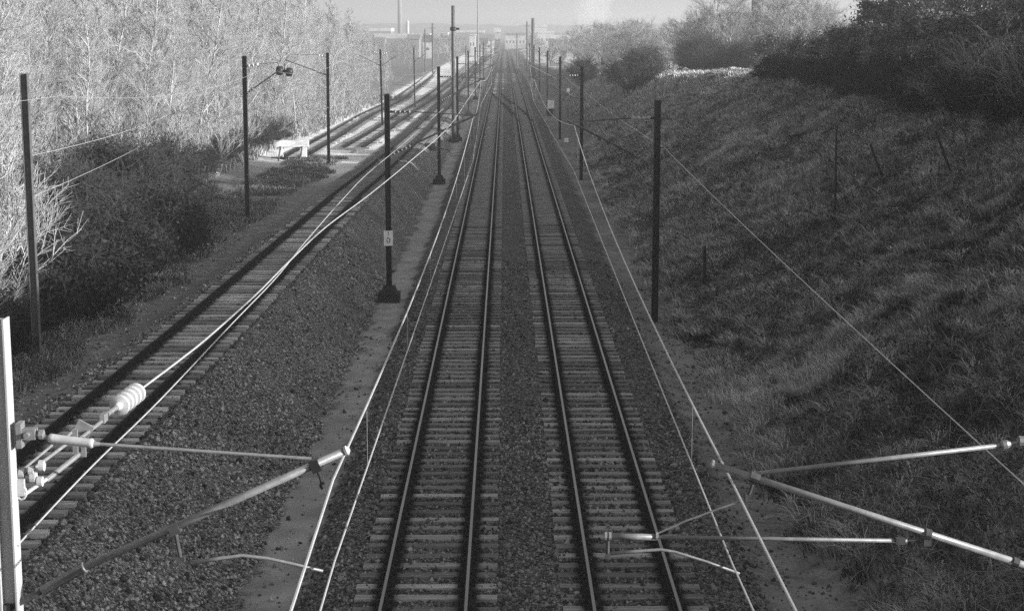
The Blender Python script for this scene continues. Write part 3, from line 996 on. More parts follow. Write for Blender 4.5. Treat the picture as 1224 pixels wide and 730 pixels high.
pt = at(637, 22, 400)
t = empty('tall_pole', (pt.x, 400, gz(pt.x, 400)), 'tall grey pole rising right of the vanishing tracks', 'pole')
MB().tube([(0, 0, -.2), (0, 0, pt.z - t.location.z)], [.42, .36], 12).build('shaft', M['mastgrey'], t, smooth=True)
mb = MB(); mb.box((0, 0, .3), (1.6, 1.6, .8), taper=.8); mb.build('foundation', M['darkconc'], t)
for px, py, Y, lab, wd in ((630, 26, 450, 'thin pale pole just left of the tall grey pole by the tracks', .22), (618, 40, 520, 'short faint pole standing before the pale town shed', .2),
                           (557, 55, 330, 'thin grey pole in the haze left of the vanishing tracks', .16), (587, 48, 480, 'faint slim pole straight before the low wooded ridge', .18),
                           (517, 28, 420, 'faint pole rising over the long white roof', .25), (508, 35, 420, 'faint stub of a pole beside the taller faint pole', .2)):
    q = at(px, py, Y); g = gz(q.x, Y)
    t = empty('distant_pole', (q.x, Y, g), lab, 'pole', 'distant poles')
    MB().tube([(0, 0, -.2), (0, 0, q.z - g)], [wd, wd * .85], 8).build('shaft', M['mastgrey'], t)
    MB().box((0, 0, q.z - g - 1.2), (1.6, .12, .12)).build('crossarm', M['mastgrey'], t)
q = at(571, -4, 520); g = gz(q.x, 520)
t = empty('floodlight_mast', (q.x, 520, g), 'slender pale floodlight mast with a lamp cradle above the skyline', 'floodlight')
MB().tube([(0, 0, -.2), (0, 0, q.z - g)], [.3, .16], 8).build('shaft', M['galv'], t)
for s in (-1, 1):
    MB().box((s * .95, 0, q.z - g + .1), (.7, .5, 1.3)).build('floodlight', M['mastgrey'], t)
MB().box((0, 0, q.z - g - .45), (2.6, .4, .14)).build('lamp_cradle', M['galv'], t)
q = at(538, 38, 520)
# trackside cabinet, marker stones, signal post
b = Vector((5.9, 214, gz(5.9, 214)))
t = empty('trackside_cabinet', b, 'pale trackside cabinet on a dark base at the foot of a hazy mast', 'cabinet')
MB().box((0, 0, 1.5), (.85, .6, 1.1)).build('housing', M['white'], t)
MB().box((0, 0, 2.1), (1.0, .75, .08)).build('roof', M['galv'], t)
MB().box((0, 0, .45), (.9, .65, 1.0)).build('base', M['darkconc'], t)
MB().box((.9, -.4, .35), (1.3, .5, .5)).build('step', M['concrete'], t)
def marker(px, py, label, s=.42):
    q = hit(px, py + 2)
    o = empty('marker_stone', q, label, 'marker stone', 'white marker stones')
    MB().box((0, 0, s * .4), (s * 1.1, s * .8, s), taper=.8).build('block', M['white'], o)
marker(677, 168, 'small white marker stone at the foot of the third embankment mast')
marker(542.5, 167.5, 'small white marker stone in front of the tall thick pole')
q = hit(805, 556)
o = empty('broken_slab', q, 'flat pale piece of concrete lying beside the right track', 'slab')
MB().box((0, 0, .02), (.2, .1, .06), Matrix.Rotation(.2, 3, 'Z'), taper=.85).build('block', M['concrete'], o)
q = hit(150, 680)
o = empty('broken_slab', q, 'upright pale stone splinter on the ballast bank at lower left', 'stone')
MB().box((0, 0, .06), (.12, .05, .18), Euler((.2, .5, .3)).to_matrix(), taper=.3).build('block', M['concrete'], o)
b = Vector((7.3, 193, gz(7.3, 193)))
t = empty('signal_post', b, 'slim pale signal post with a white head by the second embankment mast', 'signal')
MB().tube([(0, 0, -.1), (0, 0, 3.3)], .06, 8).build('post', M['dulltube'], t)
MB().box((0, 0, 3.45), (.34, .25, .4)).build('signal_head', M['concrete'], t)
q = hit(514, 180)
t = empty('relay_box', q, 'small dark lineside box beside the raised siding junction', 'box')
MB().box((0, 0, .3), (1.0, .6, .6), taper=.8).build('housing', M['fitting'], t)
MB().box((-1.3, 0, .1), (1.1, .4, .2)).build('cover', M['fitting'], t)
for i, px in enumerate((466.5, 473.5, 478.5)):
    q = hit(px, 121)
    o = empty('stub_post', q, ['left stubby dark post of three beside the pale track', 'middle stubby dark post of three beside the pale track', 'right stubby dark post of three beside the pale track'][i], 'post', 'stubby posts')
    MB().box((0, 0, .35), (.5, .3, .8)).build('block', M['timber'], o)

# posts on the embankment
def slope_post(px, py, pxt, pyt, label, r=.05, m='fitting'):
    b = hit(px, py); q = at(pxt, pyt, b.y)
    t = empty('fence_post', b, label, 'post', 'posts on the embankment')
    MB().tube([(0, 0, -.15), q - b], [r, r * .85], 7).build('stake', M[m], t)
slope_post(842.5, 354, 842.5, 294, 'short upright dark stake low on the embankment by the big mast', .065)
slope_post(998, 270, 1000, 150, 'thin tall upright stake halfway up the embankment', .045)
slope_post(1064, 230, 1040, 172, 'leaning thin stake on the embankment, left of its twin', .05)
slope_post(1140, 210, 1118, 156, 'leaning thin stake on the embankment below the dark thicket', .05)
slope_post(1215, 168, 1224, 132, 'short stake leaning right at the edge of the dark thicket', .05)


# ------------------------------------------------------------------ vegetation
def seg_mesh(name, segs, material, n=3):
    """segs: array of p0(3) p1(3) r0 r1"""
    S = np.array(segs, float)
    p0, p1, r0, r1 = S[:, :3], S[:, 3:6], S[:, 6], S[:, 7]
    d = p1 - p0; d /= np.linalg.norm(d, axis=1, keepdims=True) + 1e-9
    up = np.where(np.abs(d[:, 2:3]) > .9, np.array([[0, 1., 0]]), np.array([[0, 0, 1.]]))
    s = np.cross(d, up); s /= np.linalg.norm(s, axis=1, keepdims=True) + 1e-9
    t = np.cross(s, d)
    V = []
    for p, r in ((p0, r0), (p1, r1)):
        for k in range(n):
            a = 2 * math.pi * k / n
            V.append(p + (s * math.cos(a) + t * math.sin(a)) * r[:, None])
    V = np.stack(V, 1)
    F = np.array([[k, (k + 1) % n, n + (k + 1) % n, n + k] for k in range(n)])
    F = (np.arange(len(S)) * 2 * n)[:, None, None] + F[None]
    return big_mesh(name, V.reshape(-1, 3), F.reshape(-1, 4), material)


def rnd_dir(d, spread, rng):
    v = Vector((rng.gauss(0, 1), rng.gauss(0, 1), rng.gauss(0, 1))).normalized()
    return (d + v * spread).normalized()


def bare_tree(seed, h, spread=.5, upright=.7, first=.25, nbr=26, sub=7, twigs=6, rt=.13, twr=.011, forks=0, round_=False):
    rng = random.Random(seed)
    trunk = []; crown = []
    p = Vector((0, 0, -.3)); d = Vector((rng.gauss(0, .05), rng.gauss(0, .05), 1)).normalized()
    n = 12; L = h / n
    spine = [p.copy()]
    for i in range(n):
        d = rnd_dir(d, .09, rng); d = (d + Vector((0, 0, .08))).normalized()
        q = p + d * L
        r0 = rt * (1 - i / n) ** .8 + .015; r1 = rt * (1 - (i + 1) / n) ** .8 + .012
        trunk.append((*p, *q, r0, r1)); p = q; spine.append(p.copy())
    for b in range(nbr):
        f = first + (1 - first) * (b + rng.random()) / nbr
        i = min(int(f * n), n - 1); g = f * n - i
        s0 = spine[i].lerp(spine[min(i + 1, n)], g)
        a = rng.uniform(0, 6.283)
        if round_:
            ln = h * spread * math.sqrt(max(.06, 1 - (2 * (f - first) / (1 - first) - .8) ** 2 * .6)) * rng.uniform(.6, 1.1)
        else:
            ln = h * spread * (1.08 - f) * rng.uniform(.55, 1.15) + .3
        dd = Vector((math.cos(a), math.sin(a), upright * rng.uniform(.6, 1.5))).normalized()
        q = s0.copy(); m = 5; r = rt * .35 * (1 - f) + .016
        bp = [q.copy()]
        for k in range(m):
            dd = rnd_dir(dd, .17, rng); dd = (dd + Vector((0, 0, .07 * upright))).normalized()
            q2 = q + dd * ln / m
            (trunk if f < .55 and k < 2 else crown).append((*q, *q2, r * (1 - k / m) + twr, r * (1 - (k + 1) / m) + twr * .8)); q = q2; bp.append(q.copy())
        for s in range(sub):
            g = rng.uniform(.2, 1) * m; k = min(int(g), m - 1)
            st = bp[k].lerp(bp[k + 1], g - k)
            sd = rnd_dir((bp[k + 1] - bp[k]).normalized(), .75, rng); sd = (sd + Vector((0, 0, .25 * upright))).normalized()
            sl = ln * rng.uniform(.22, .5)
            e = st + sd * sl
            mid = st.lerp(e, .5) + Vector((rng.gauss(0, .04), rng.gauss(0, .04), rng.gauss(0, .04))) * sl
            crown.append((*st, *mid, twr * 1.3, twr)); crown.append((*mid, *e, twr, twr * .6))
            for w in range(twigs):
                f2 = rng.uniform(.2, 1)
                a0 = st.lerp(e, f2)
                td = rnd_dir(sd, .8, rng); td = (td + Vector((0, 0, .2 * upright))).normalized()
                tl = sl * rng.uniform(.25, .6)
                crown.append((*a0, *(a0 + td * tl), twr * .8, twr * .4))
    return trunk, crown


def tree_proto(kind, seed, bark, twig, **kw):
    trunk, crown = bare_tree(seed, **kw)
    return seg_mesh('trunk', trunk, M[bark], 5), seg_mesh('crown', crown, M[twig], 3)


def plant_tree(name, protos, x, y, s, label, cat, group, rng, tilt=.06, sink=0):
    tm, cm = rng.choice(protos)
    o = empty(name, (x, y, gz(x, y) - sink), label, cat, group, rng.uniform(0, 6.28))
    o.scale = (s * rng.uniform(.9, 1.15),) * 2 + (s,)
    o.rotation_euler = (rng.gauss(0, tilt), rng.gauss(0, tilt), rng.uniform(0, 6.28))
    link('trunk', tm, o); link('crown', cm, o)
    return o


rng = random.Random(5)
pale = [tree_proto('pale', 100 + i, 'palebark', 'paletwig', h=11 + i * .5, spread=.30 + .03 * (i % 3), upright=1.0, first=.16, nbr=42, sub=10, twigs=10, rt=.07, twr=.0098) for i in range(7)]
palebush = [tree_proto('palebush', 140 + i, 'palebark', 'paletwig', h=5 + .4 * i, spread=.42, upright=1.1, first=.04, nbr=36, sub=8, twigs=6, rt=.05, twr=.010) for i in range(3)]
count = 0
spots = []
y = 40.0
while y < 285:
    for row in range(5):
        x = -19.5 - row * rng.uniform(2.6, 4.6) - rng.uniform(0, 2.2) - (2 if y < 60 else 0)
        spots.append((x, y + rng.uniform(-2, 2), row))
    y += 3.2 + y * .012
for x, yy, row in spots:
    if yy > 265 and row > 2: continue
    edge_f = 1 - .45 * max(0, (yy - 215) / 70)
    lab = 'pale leafless tree on the sunlit edge of the wood beyond the sidings' if row == 0 else 'pale leafless tree deeper inside the sunlit wood beyond the sidings'
    plant_tree('pale_tree', pale, x, yy, rng.uniform(.75, 1.2) * edge_f, lab, 'tree', 'pale trees of the wood', rng)
for i in range(46):
    yy = 42 + i * 4.6 + rng.uniform(-1.5, 1.5)
    x = -18.3 - rng.uniform(0, 2.5) + (-.8 if yy < 90 else 0)
    plant_tree('pale_bush', palebush, x, yy, rng.uniform(.6, 1.05), 'pale leafless bush at the foot of the sunlit wood', 'bush', 'pale bushes of the wood edge', rng)
for yy, x in ((44, -15.6), (46.5, -16.4), (49, -15.4), (43, -17.5), (51, -16.2), (53.5, -17.4), (48, -18), (45, -17), (50, -17.6), (52, -15.2), (55, -16.6), (56, -18.2), (47, -14.9)):
    plant_tree('pale_bush', palebush, x, yy, rng.uniform(.95, 1.2), 'pale leafless bush crowding behind the leaning mast', 'bush', 'pale bushes behind the leaning mast', rng)


# leafy shrubs
def leaf_cloud(seed, n, rx, ry, rz, zc, clumps, leaf, low=0.0, tight=1.0):
    r = np.random.default_rng(seed)
    th = r.uniform(0, 2 * np.pi, clumps); u = r.uniform(-.55, 1, clumps); rad = r.uniform(.45, 1, clumps) ** .6
    cx = rx * rad * np.cos(th) * np.sqrt(np.clip(1 - u * u, .1, 1)); cy = ry * rad * np.sin(th) * np.sqrt(np.clip(1 - u * u, .1, 1)); cz = zc + rz * u * rad
    k = r.integers(0, clumps, n)
    cs = r.uniform(.16, .36, clumps) * (rx + rz) / 2 * tight
    P = np.stack([cx[k], cy[k], cz[k]], 1) + r.normal(0, 1, (n, 3)) * cs[k][:, None] * np.array([1, 1, .8]) * r.uniform(.3, 1, (n, 1))
    P[:, 2] = np.maximum(P[:, 2], low + .05)
    a = r.normal(0, 1, (n, 3)); a /= np.linalg.norm(a, axis=1, keepdims=True)
    b = np.cross(a, r.normal(0, 1, (n, 3))); b /= np.linalg.norm(b, axis=1, keepdims=True)
    ls = leaf * r.uniform(.5, 1.4, (n, 1))
    V = np.stack([P - a * ls, P + b * ls * .45, P + a * ls, P - b * ls * .45], 1)
    F = (np.arange(n) * 4)[:, None] + np.array([0, 1, 2, 3])[None]
    ctone = r.uniform(.1, .9, clumps)
    tone = np.clip(ctone[k] + r.normal(0, .2, n), 0, 1)
    return V.reshape(-1, 4 * 3).reshape(-1, 3), F, np.repeat(tone, 4), np.stack([cx, cy, cz], 1)


def shrub_proto(seed, leafmat, n, rx, ry, rz, zc, clumps, leaf, stemmat, wild=1.0, stems=40, tight=1.0, low=0.0, thick=1.0, sprays=9):
    V, F, T, C = leaf_cloud(seed, n, rx, ry, rz, zc, clumps, leaf, low, tight)
    fol = big_mesh('foliage', V, F, M[leafmat], T)
    rg = random.Random(seed)
    segs = []
    for i in range(stems):
        c_ = Vector(C[rg.randrange(len(C))]) * rg.uniform(.9, 1.18) * Vector((1, 1, 1)).x
        p0 = Vector((rg.gauss(0, .2), rg.gauss(0, .2), -.2))
        q = p0; m = 4
        for k in range(m):
            q2 = p0.lerp(c_, (k + 1) / m) + Vector((rg.gauss(0, .12), rg.gauss(0, .12), .25 * math.sin(math.pi * (k + 1) / m) * rg.random()))
            segs.append((*q, *q2, .035 * (1 - k / m) + .01, .035 * (1 - (k + 1) / m) + .008)); q = q2
        for w in range(sprays):
            td = Vector((rg.gauss(0, 1), rg.gauss(0, 1), rg.uniform(-.2, 1))).normalized()
            e = q + td * rg.uniform(.3, 1.1) * wild
            st = c_.lerp(p0, rg.uniform(0, .3))
            mid = st.lerp(e, .5) + Vector((0, 0, .1))
            segs.append((*st, *mid, .012 * thick, .009 * thick)); segs.append((*mid, *e, .009 * thick, .004 * thick))
            for tt in range(3):
                a0 = mid.lerp(e, rg.random()); tv = Vector((rg.gauss(0, 1), rg.gauss(0, 1), rg.gauss(.2, 1))).normalized()
                segs.append((*a0, *(a0 + tv * rg.uniform(.15, .5) * wild), .007, .003))
    st = seg_mesh('stems', segs, M[stemmat], 3)
    return st, fol


def plant_shrub(name, protos, x, y, s, label, cat, group, rng, sz=1.0):
    sm, fm = rng.choice(protos)
    o = empty(name, (x, y, gz(x, y) - .05), label, cat, group, rng.uniform(0, 6.28))
    o.scale = (s, s * rng.uniform(.85, 1.15), s * sz)
    link('stems', sm, o); link('foliage', fm, o)
    return o


crestp = [shrub_proto(300 + i, 'darkleaf', 15000, 2.7, 2.7, 2.1, 3.1, 42, .10, 'darktwig', 1.3, 60, .6, .9) for i in range(5)]
scrubp = [shrub_proto(330 + i, 'scrubleaf', 5200, 1.5, 1.5, 1.35, 1.2, 45, .06, 'darktwig', 1.2, 60) for i in range(4)]
shadep = [shrub_proto(380 + i, 'shadeleaf', 5200, 1.6, 1.6, 1.1, .9, 40, .075, 'darktwig', .7, 30) for i in range(3)]
thornp = [shrub_proto(350 + i, 'scrubleaf', 900, 2.2, 2.2, 1.7, 1.6, 50, .07, 'thorn', 1.9, 36, thick=1.7, sprays=4) for i in range(3)]
for y0 in np.arange(44, 72, 1.7):  # added bushes: the scrub's dark lower part is put into their black colour
    plant_shrub('shade_bush', shadep, -14.3 + rng.uniform(-.5, .4), y0, rng.uniform(.6, 1.25), 'low added bush coloured black as shade along the front of the scrub by the siding', 'bush', 'low shade-black bushes before the scrub', rng)
# crest of the embankment
for y0 in np.arange(15.5, 125, 3.3):
    for row in range(3):
        x = 21.6 + row * 3.0 + rng.uniform(-.9, .9)
        if row == 0 and y0 > 40 and rng.random() < .35: continue
        yy = y0 + rng.uniform(-1.3, 1.3)
        lab = 'dark evergreen bush in the front of the thicket along the embankment top' if row == 0 else 'dark evergreen bush behind the front of the thicket on the embankment top'
        plant_shrub('crest_bush', crestp, x, yy, rng.uniform(.75, 1.15) * (1 if row else .8) * (.68 if yy > 104 else 1), lab, 'bush', 'dark bushes along the embankment top', rng, rng.uniform(.85, 1.1))
for y0 in np.arange(30, 121, 1.75):  # added row: black leaves below paler crowns put the thicket's shade into colour
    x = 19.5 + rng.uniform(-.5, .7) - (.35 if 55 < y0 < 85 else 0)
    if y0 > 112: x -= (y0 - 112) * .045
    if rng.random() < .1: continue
    plant_shrub('shade_bush', shadep, x, y0, rng.uniform(.5, 1.0) * (.85 if y0 > 100 else 1), 'low added bush coloured black as the shade under the front of the embankment thicket', 'bush', 'low shade-black bushes under the thicket', rng)
for x, yy, s in ((19.2, 61, .8), (19.5, 66.5, .9), (19.0, 72, .7)):
    plant_shrub('thorn_bush', thornp, x, yy, s, 'tangled pale-stemmed thorn bush in front of the dark thicket', 'bush', 'thorn bushes before the thicket', rng)
# shaded scrub left of the siding
i = 0
for y0 in np.arange(54, 80, 2.2):
    for row in range(2):
        x = -15.0 - row * 1.9 + rng.uniform(-.6, .6) - .1
        yy = y0 + rng.uniform(-.8, .8)
        s = rng.uniform(.6, 1.35) * (1.2 if row else .8)
        if row == 0 and rng.random() < .3: continue
        if y0 < 52: s *= .75
        plant_shrub('scrub_bush', scrubp, x, yy, s, 'dark scrub bush in the shaded thicket between siding and wood', 'bush', 'dark scrub bushes beside the siding', rng)
for px, py, s, lab in ((405, 150, .0, ''),):
    pass
for x, yy, s in ((-18.9, 128, .8), (-19.2, 134, .9), (-19, 141, .8), (-19.2, 120, .8), (-18.6, 111, .8), (-18.4, 101, .8), (-17.9, 92, .75)):
    plant_shrub('scrub_bush', scrubp, x, yy, s, 'dark scrub bush behind the buffer stop', 'bush', 'scrub bushes behind the buffer stop', rng)

# trees of the right plateau, fading into the haze
mid = [tree_proto('mid', 200 + i, 'midbark', 'midtwig', h=8.5 + i * .6, spread=.42, upright=.75, first=.14, nbr=44, sub=9, twigs=8, rt=.14, twr=.016, round_=True) for i in range(5)]
for i in range(62):
    yy = 150 + i * 5.2 + rng.uniform(-3, 3)
    for row in range(2):
        x0 = 6.5 + float(crest_h(yy)) / .53
        x = x0 + 14 + row * 11 + rng.uniform(-4, 6)
        if yy < 212 or 262 < yy < 300: x += 34
        plant_tree('grey_tree', mid, x, yy + rng.uniform(-2, 2), rng.uniform(.7, 1.05) * (1.0 if yy < 260 else .9), 'grey leafless tree in the hazy row beyond the sunlit field' if row == 0 else 'grey leafless tree at the back of the hazy trees on the right', 'tree',
                   'grey trees on the right plateau', rng)
for i in range(16):
    plant_shrub('field_bush', scrubp, rng.uniform(24, 40), rng.uniform(200, 236), rng.uniform(1.0, 1.8), 'grey bush before the long dark roofed building', 'bush', 'bushes before the dark roofed building', rng)
for x, yy, s, lab in ((13.8, 182, 1.9, 'low dark round bush alone on the embankment rim by the sunlit field'), (15.6, 187, 1.5, 'smaller dark bush touching the round bush on the embankment rim'),
                      (11.5, 246, 1.6, 'dark hazy bush just above the second embankment mast'), (26, 158, .95, 'dark bush on the sunlit field at the end of the thicket')):
    plant_shrub('lone_bush', scrubp if x < 20 else crestp, x, yy, s, lab, 'bush', None, rng, .85)
# low trees in front of the town
for i in range(110):
    yy = rng.uniform(300, 820)
    x = rng.choice((-1, 1)) * rng.uniform(9, 20 + yy * .1) - 5
    if -25 < x < 7: x -= 20
    if x > 0 and yy < 420: x += 12
    plant_tree('far_tree', mid, x, yy, rng.uniform(.5, .95), 'small grey tree blurred by haze before the town', 'tree', 'hazy trees before the town', rng)


# ------------------------------------------------------------------ grass and brambles
def blades(name, x, y, h, w, lean, tone, material, label, zoff=0.0, seed=0):
    r = np.random.default_rng(seed)
    n = len(x)
    z = ground_z(x, y) + zoff
    a = r.uniform(0, 2 * np.pi, n)
    sx, sy = np.cos(a) * w, np.sin(a) * w
    lx, ly = lean
    lx = lx + r.normal(0, .35, n); ly = ly + r.normal(0, .35, n)
    b = np.stack([x, y, z], 1)
    m = b + np.stack([lx * h * .35, ly * h * .35, h * .6], 1)
    t = b + np.stack([lx * h * 1.0, ly * h * 1.0, h * r.uniform(.55, .95, n)], 1)
    s = np.stack([sx, sy, np.zeros(n)], 1)
    V = np.stack([b - s, b + s, m + s * .7, m - s * .7, t], 1)
    F = np.array([[0, 1, 2], [0, 2, 3], [3, 2, 4]])
    F = (np.arange(n) * 5)[:, None, None] + F[None]
    me = big_mesh(name, V.reshape(-1, 3), F.reshape(-1, 3), material, np.repeat(tone, 5))
    return tag(link(name, me), label, 'grass', kind='stuff')


def tufts(n, x0, x1, y0, y1, per, spread, keep):
    r = RNG
    # nearer ground gets more tufts
    x = r.uniform(x0, x1, n); y = y0 + (y1 - y0) * r.random(n) ** 1.7
    k = keep(x, y); x, y = x[k], y[k]
    hs = r.uniform(.55, 1.35, len(x)); tn = r.random(len(x))
    X = np.repeat(x, per) + r.normal(0, spread, len(x) * per)
    Y = np.repeat(y, per) + r.normal(0, spread, len(x) * per)
    return X, Y, np.repeat(hs, per), np.repeat(tn, per)


def slope_keep(x, y):
    xc = 6.5 + crest_h(y) / .53
    f = fbm(x * .35 + 3, y * .3, 3)
    return (x > 5.7 + 1.3 * vn(x * .6, y * .5)) & (x < xc + 3) & (RNG.random(len(x)) < sstep(.3, .5, f) * .85 + .15)


X, Y, hs, tn = tufts(52000, 5.8, 23, 25, 150, 10, .10, slope_keep)
patch = fbm(X * .28 + 11, Y * .22 + 4, 4)
patch = .4 * patch + .6 * fbm(X * .9 + 50, Y * .75, 3)
h = hs * (.10 + .34 * patch) * (.8 + RNG.random(len(X)) * .5)
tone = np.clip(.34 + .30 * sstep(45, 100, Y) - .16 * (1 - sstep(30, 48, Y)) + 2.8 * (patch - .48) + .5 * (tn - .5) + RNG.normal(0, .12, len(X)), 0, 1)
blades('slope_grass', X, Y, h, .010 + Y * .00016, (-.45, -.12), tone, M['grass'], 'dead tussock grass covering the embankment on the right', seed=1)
# single tussocks: blades arching outwards from one root
def tussocks(n):
    r = RNG
    x = r.uniform(6.4, 22, n); y = 25 + 125 * r.random(n) ** 1.7
    k = (r.random(n) < sstep(.38, .6, fbm(x * .45 + 21, y * .4 + 8, 3)) * .9 + .1) & (x < 8.3 + crest_h(y) / .53); x, y = x[k], y[k]
    per = 34; m = len(x)
    a = r.uniform(0, 2 * np.pi, (m, per)); rad = r.random((m, per)) ** .7
    hh = r.uniform(.22, .62, (m, 1)) * r.uniform(.6, 1.1, (m, per)); base = r.random((m, 1)) ** 1.2
    xx = x[:, None] + np.cos(a) * .10 * rad; yy = y[:, None] + np.sin(a) * .10 * rad
    tone = np.clip(.25 + .75 * base + r.normal(0, .16, (m, per)), 0, 1)
    lean = (np.cos(a) * (.3 + .9 * rad) - .35, np.sin(a) * (.3 + .9 * rad))
    f = lambda q: np.asarray(q).ravel()
    blades('tussock_grass', f(xx), f(yy), f(hh), .008 + f(yy) * .00016, (f(lean[0]), f(lean[1])), f(tone), M['grass'], 'pale arching grass tussocks dotted over the embankment', seed=8)


tussocks(9500)
# dead weed stalks
n = 5200
x = RNG.uniform(6.6, 21, n); y = 25 + 95 * RNG.random(n) ** 1.5
k = fbm(x * .4 + 90, y * .4, 3) > .5
x, y = x[k], y[k]
z = ground_z(x, y)
sg = []
for i_ in range(len(x)):
    p0 = Vector((x[i_], y[i_], z[i_])); hh = random.uniform(.4, 1.1); l_ = Vector((random.gauss(-.1, .16), random.gauss(0, .16), 1))
    p1 = p0 + l_ * hh
    sg.append((*p0, *p1, .007, .004))
    for _ in range(4):
        f_ = random.uniform(.5, 1); q0 = p0.lerp(p1, f_)
        sg.append((*q0, *(q0 + Vector((random.gauss(0, .12), random.gauss(0, .12), random.uniform(.05, .2)))), .005, .009))
tag(link('weed_stalks', seg_mesh('weed_stalks', sg, M['darktwig'], 3)), 'dark dead weed stalks standing in the embankment grass', 'weeds', kind='stuff')
X, Y, hs, tn = tufts(16000, 8, 40, 110, 330, 6, .2, lambda x, y: (x > 6.8) & (x < 45))
h = hs * .4
blades('rim_grass', X, Y, h, .03, (-.3, 0), np.clip(tn, 0, 1), M['palegrass'] if False else M['grass'], 'thin grass along the far embankment rim', seed=2)


def verge_keep(x, y):
    f = fbm(x * .6 + 30, y * .35, 3)
    return (x < -11.2 - 1.4 * vn(x * .7, y * .5)) & (RNG.random(len(x)) < sstep(.4, .62, f) + .12)


X, Y, hs, tn = tufts(15000, -15.5, -10.9, 36, 125, 10, .12, verge_keep)
blades('verge_grass', X, Y, hs * .3, .009 + Y * .0001, (.2, -.2), np.clip(.08 + .45 * tn, 0, 1), M['grass'], 'dry grass clumps on the dark ground left of the siding', seed=3)
X, Y, hs, tn = tufts(12000, -20.5, -13.6, 36, 56, 9, .1, lambda x, y: x < -13.9 - (y - 36) * .06)
blades('pale_reeds', X, Y, hs * 1.7, .012, (.1, 0), tn, M['palegrass'], 'tall bleached reeds behind the leaning mast', seed=4)
X, Y, hs, tn = tufts(9000, -30, -17.6, 60, 270, 7, .2, lambda x, y: x < -17.8)
blades('wood_floor_grass', X, Y, hs * .7, .03, (.1, 0), tn, M['palegrass'], 'bleached grass under the sunlit wood', seed=5)


def brambles():
    r = RNG
    n = 15000
    x = r.uniform(6.9, 22, n); y = 25 + 115 * r.random(n) ** 1.6
    f = fbm(x * .33 + 70, y * .28 + 9, 3) + .08 * (1 - sstep(30, 60, y)) + .04 * sstep(15, 20, x)
    k = f > .54; x, y, f = x[k], y[k], f[k]
    per = 9
    X = np.repeat(x, per) + r.normal(0, .16, len(x) * per); Y = np.repeat(y, per) + r.normal(0, .16, len(x) * per)
    f = np.repeat(f, per)
    Z = ground_z(X, Y) + r.random(len(X)) * (.15 + 2.6 * (f - .5))
    n = len(X)
    P = np.stack([X, Y, Z], 1)
    a = r.normal(0, 1, (n, 3)); a /= np.linalg.norm(a, axis=1, keepdims=True)
    b = np.cross(a, r.normal(0, 1, (n, 3))); b /= np.linalg.norm(b, axis=1, keepdims=True)
    ls = (.03 + Y * .0003)[:, None] * r.uniform(.6, 1.4, (n, 1))
    V = np.stack([P - a * ls, P + b * ls * .6, P + a * ls, P - b * ls * .6], 1).reshape(-1, 3)
    F = (np.arange(n) * 4)[:, None] + np.array([0, 1, 2, 3])[None]
    me = big_mesh('bramble_leaves', V, F, M['bramble'], np.repeat(np.clip(r.random(n), 0, 1), 4))
    tag(link('bramble_leaves', me), 'dark bramble patches spreading over the embankment grass', 'brambles', kind='stuff')
    # arching canes
    segs = []
    rg = random.Random(9)
    idx = r.integers(0, len(x), 2600)
    bz_ = ground_z(x[idx], y[idx])
    for j, i_ in enumerate(idx):
        p0 = Vector((x[i_], y[i_], bz_[j])); an = rg.uniform(0, 6.28); ln = rg.uniform(.5, 1.6); hh = rg.uniform(.25, .8)
        q = p0
        for k_ in range(4):
            t_ = (k_ + 1) / 4
            q2 = p0 + Vector((math.cos(an) * ln * t_, math.sin(an) * ln * t_, hh * math.sin(math.pi * t_ * .85)))
            segs.append((*q, *q2, .008, .006)); q = q2
    me = seg_mesh('bramble_canes', segs, M['thorn'], 3)
    tag(link('bramble_canes', me), 'pale arching bramble canes over the embankment grass', 'brambles', kind='stuff')


brambles()


# ------------------------------------------------------------------ town in the haze
def building(label, px0, px1, ytop, ybot, Y, depth, wall, roof, roof_h=.6, cat='building', windows=0, pitched=False):
    a = at(px0, ytop, Y); b = at(px1, ytop, Y)
    g = min(gz(a.x, Y), gz(b.x, Y)) - .3
    w = b.x - a.x; h = a.z - g
    t = empty('town_building', ((a.x + b.x) / 2, Y + depth / 2, g), label, cat, 'buildings of the town')
    hw = h - roof_h
    MB().box((0, 0, hw / 2), (w, depth, hw)).build('wall', M[wall], t)
    if pitched:
        mb = MB(); ov = .4
        vs = [(-w / 2 - ov, -depth / 2 - ov, hw + .01), (w / 2 + ov, -depth / 2 - ov, hw + .01), (w / 2 + ov, depth / 2 + ov, hw + .01), (-w / 2 - ov, depth / 2 + ov, hw + .01), (-w / 2 - ov, 0, h + .5), (w / 2 + ov, 0, h + .5)]
        mb.add(vs, [(0, 1, 5, 4), (2, 3, 4, 5), (1, 2, 5), (3, 0, 4), (3, 2, 1, 0)]); mb.build('roof', M[roof], t)
    else:
        MB().box((0, 0, hw + roof_h / 2 + .01), (w + .6, depth + .6, roof_h)).build('roof', M[roof], t)
    for k in range(windows):
        x = -w / 2 + w * (k + .5) / windows
        f = MB().box((x, -depth / 2 - .02, hw * .6), (w / windows * .3, .08, hw * .14)).build('window', M['townglass'], t)
    return t


